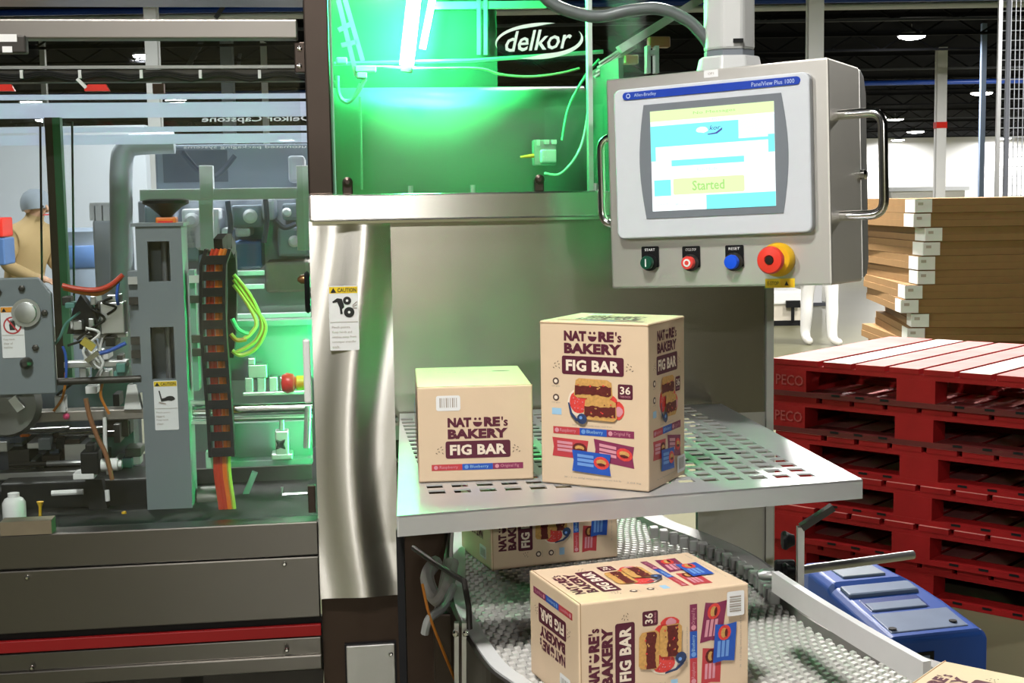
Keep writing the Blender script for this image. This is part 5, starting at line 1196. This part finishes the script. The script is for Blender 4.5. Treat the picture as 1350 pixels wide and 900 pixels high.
# ================================================================== PEOPLE
SKIN = mat('skin', (.55, .33, .23), .55, 0, .05); TAN = mat('tan_coat', (.46, .33, .17), .8, 0, .08, 10); NET = mat('hair_net', (.28, .33, .40), .8, 0, .1, 40); WCL = mat('white_cloth', (.80, .80, .80), .8, 0, .05, 10); SHOE = mat('white_boot', (.70, .68, .64), .5, 0, .05); NAVY = mat('dark_trousers', (.06, .07, .10), .8, 0, .1)
def person(label, loc, rz, coat, legs, cap, joints, shoe):
    t = thing('person', label, 'person', Frame(loc, Matrix.Rotation(rz, 3, 'Z')), (0, 0, 0))
    V = []; Rr = []; E_ = []; idx = {}
    for nme, (p, r, par) in joints.items():
        idx[nme] = len(V); V.append(p); Rr.append(r)
        if par: E_.append((idx[par], idx[nme]))
    me = bpy.data.meshes.new('body'); me.from_pydata(V, E_, []); me.update()
    o = bpy.data.objects.new('body', me); COL.objects.link(o)
    sk = o.modifiers.new('skin', 'SKIN'); sk.use_smooth_shade = True
    for i, sv in enumerate(me.skin_vertices[0].data): sv.radius = Rr[i] if isinstance(Rr[i], tuple) else (Rr[i], Rr[i]); sv.use_root = (i == 0)
    ss = o.modifiers.new('sub', 'SUBSURF'); ss.levels = 2; ss.render_levels = 2
    dg = bpy.context.evaluated_depsgraph_get(); m2 = bpy.data.meshes.new_from_object(o.evaluated_get(dg)); bpy.data.objects.remove(o)
    m2.name = 'body'; m2.materials.clear()
    for m in (coat, legs, SKIN, shoe): m2.materials.append(m)
    names_ = list(joints); 
    for pl_ in m2.polygons:
        c = pl_.center; best = min(names_, key=lambda n_: (Vector(joints[n_][0]) - c).length - (joints[n_][1][0] if isinstance(joints[n_][1], tuple) else joints[n_][1]))
        pl_.material_index = 3 if ('foot' in best or 'toe' in best) else 2 if any(k in best for k in ('head', 'hand', 'finger', 'thumb', 'neck', 'face')) else 1 if any(k in best for k in ('knee', 'ankle', 'hip', 'thigh')) else 0
        pl_.use_smooth = True
    bo = bpy.data.objects.new('body', m2); COL.objects.link(bo); bo.parent = t
    h = Vector(joints['head'][0])
    MB().lathe(h + Vector((0, .012, -.005)), (0, .12, 1), [(.108, -.02), (.116, .02), (.108, .07), (.08, .115), (.04, .135), (0, .14)], 18).build('hair_net', cap, t)
    for s_ in (-1, 1):
        MB().lathe(h + Vector((s_ * .092, .01, -.02)), (s_, 0, 0), [(.026, -.01), (.028, .006), (.015, .014), (0, .014)], 10).build('ear', SKIN, t)
        MB().lathe(h + Vector((s_ * .034, -.094, .0)), (0, -1, 0), [(.011, -.008), (.009, .004), (0, .006)], 8).build('eye', INK['black'], t)
    MB().tube([h + Vector((0, -.088, .012)), h + Vector((0, -.118, -.03)), h + Vector((0, -.09, -.038))], [.009, .015, .008], 8).build('nose', SKIN, t)
    MB().box(h.x - .026, h.x + .026, h.y - .096, h.y - .082, h.z - .068, h.z - .058).build('mouth', INK['red'], t)
    return t
def skeleton(hgt, lean=0, arm='down', stride=.0, spread=.09, bulk=1.0):
    s = hgt / 1.75
    def L(x, y, z): return (x * s, (y - lean * max(0, z - .95)) * s, z * s)
    J = {'pelvis': (L(0, 0, .95), (.155 * s, .11 * s), None), 'waist': (L(0, 0, 1.1), (.145 * s, .10 * s), 'pelvis'), 'chest': (L(0, 0, 1.3), (.17 * s, .115 * s), 'waist'), 'collar': (L(0, .01, 1.43), (.11 * s, .075 * s), 'chest'),
         'neck': (L(0, 0, 1.51), .052 * s, 'collar'), 'head': (L(0, -.015, 1.62), (.088 * s, .10 * s), 'neck'), 'head_top': (L(0, -.01, 1.70), (.075 * s, .085 * s), 'head')}
    for q, sd in (('l', -1), ('r', 1)):
        st = stride * sd
        J.update({'hip' + q: (L(sd * .09, 0, .86), .098 * s, 'pelvis'), 'thigh' + q: (L(sd * spread, -st * .4, .68), .088 * s, 'hip' + q), 'knee' + q: (L(sd * spread, -st * .7, .48), .066 * s, 'thigh' + q), 'knee_low' + q: (L(sd * spread, -st * .8, .32), .066 * s, 'knee' + q), 'ankle' + q: (L(sd * spread, -st + .02, .10), .052 * s, 'knee_low' + q), 'foot' + q: (L(sd * spread, -st - .03, .045), .045 * s, 'ankle' + q), 'toe' + q: (L(sd * (spread + .015), -st - .15, .037), .037 * s, 'foot' + q)})
        J['shoulder' + q] = (L(sd * .17, .01, 1.40), .07 * s, 'collar')
        if arm == 'work':
            E, W, Hd = (sd * .25, -.06, 1.15), (sd * .17, -.32, 1.05), (sd * .13, -.41, 1.03); fd = Vector((-.2 * sd, -.9, -.2))
        else:
            E, W, Hd = (sd * .25, .02, 1.13), (sd * .26, -.06, .90), (sd * .26, -.09, .82); fd = Vector((0, -.2, -1))
        J['elbow' + q] = (L(*E), .05 * s, 'shoulder' + q); J['wrist' + q] = (L(*W), .036 * s, 'elbow' + q); J['hand' + q] = (L(*Hd), (.038 * s, .022 * s), 'wrist' + q)
        fd.normalize()
        for f_, (dx, ln) in enumerate(((-.028, .07), (-.010, .085), (.010, .08), (.027, .06))):
            b0 = Vector(Hd) + Vector((0 if arm != 'work' else dx, dx if arm != 'work' else 0, 0)) + fd * .04
            b1 = b0 + fd * ln * .6; b2 = b1 + (fd + Vector((0, 0, -.4))).normalized() * ln * .5
            J['finger%s%da' % (q, f_)] = (L(*b0), .010 * s, 'hand' + q); J['finger%s%db' % (q, f_)] = (L(*b1), .0095 * s, 'finger%s%da' % (q, f_)); J['finger%s%dc' % (q, f_)] = (L(*b2), .008 * s, 'finger%s%db' % (q, f_))
        th = Vector(Hd) + Vector((-sd * .035, -.02, .0)); J['thumb%sa' % q] = (L(*th), .011 * s, 'hand' + q); J['thumb%sb' % q] = (L(*(th + fd * .045 + Vector((-sd * .015, 0, 0)))), .009 * s, 'thumb%sa' % q)
    for k_ in list(J):
        if any(q in k_ for q in ('pelvis', 'waist', 'chest', 'shoulder', 'elbow', 'wrist', 'collar')):
            r_ = J[k_][1]; J[k_] = (J[k_][0], tuple(v * bulk for v in r_) if isinstance(r_, tuple) else r_ * bulk, J[k_][2])
    return J
ft = Pz(1080, 454, 0)
person('person in white trousers walking behind the control panel', (ft.x, ft.y, 0), R_(12), WCL, WCL, WPLASTIC, skeleton(1.75, 0, 'down', .10, .10), SHOE)
hd = PY(40, 292, 10.5)
person('worker in tan coat and hair net bending over behind the guard', (hd.x - .1, 10.5, 0), R_(60), TAN, NAVY, NET, skeleton(1.62, .35, 'work', .0, .09, 1.3), RUBBER)
simple('blue_bin', 'blue bin edge at far left behind the tan worker', 'bin', B((-30, 314, 6, 350, 6.0, 6.3)), BLUEB, .01)
simple('red_bin', 'red bin above the blue bin at far left', 'bin', B((-30, 287, 3, 313, 6.0, 6.3)), REDP, .01)
# white partition behind the far machinery
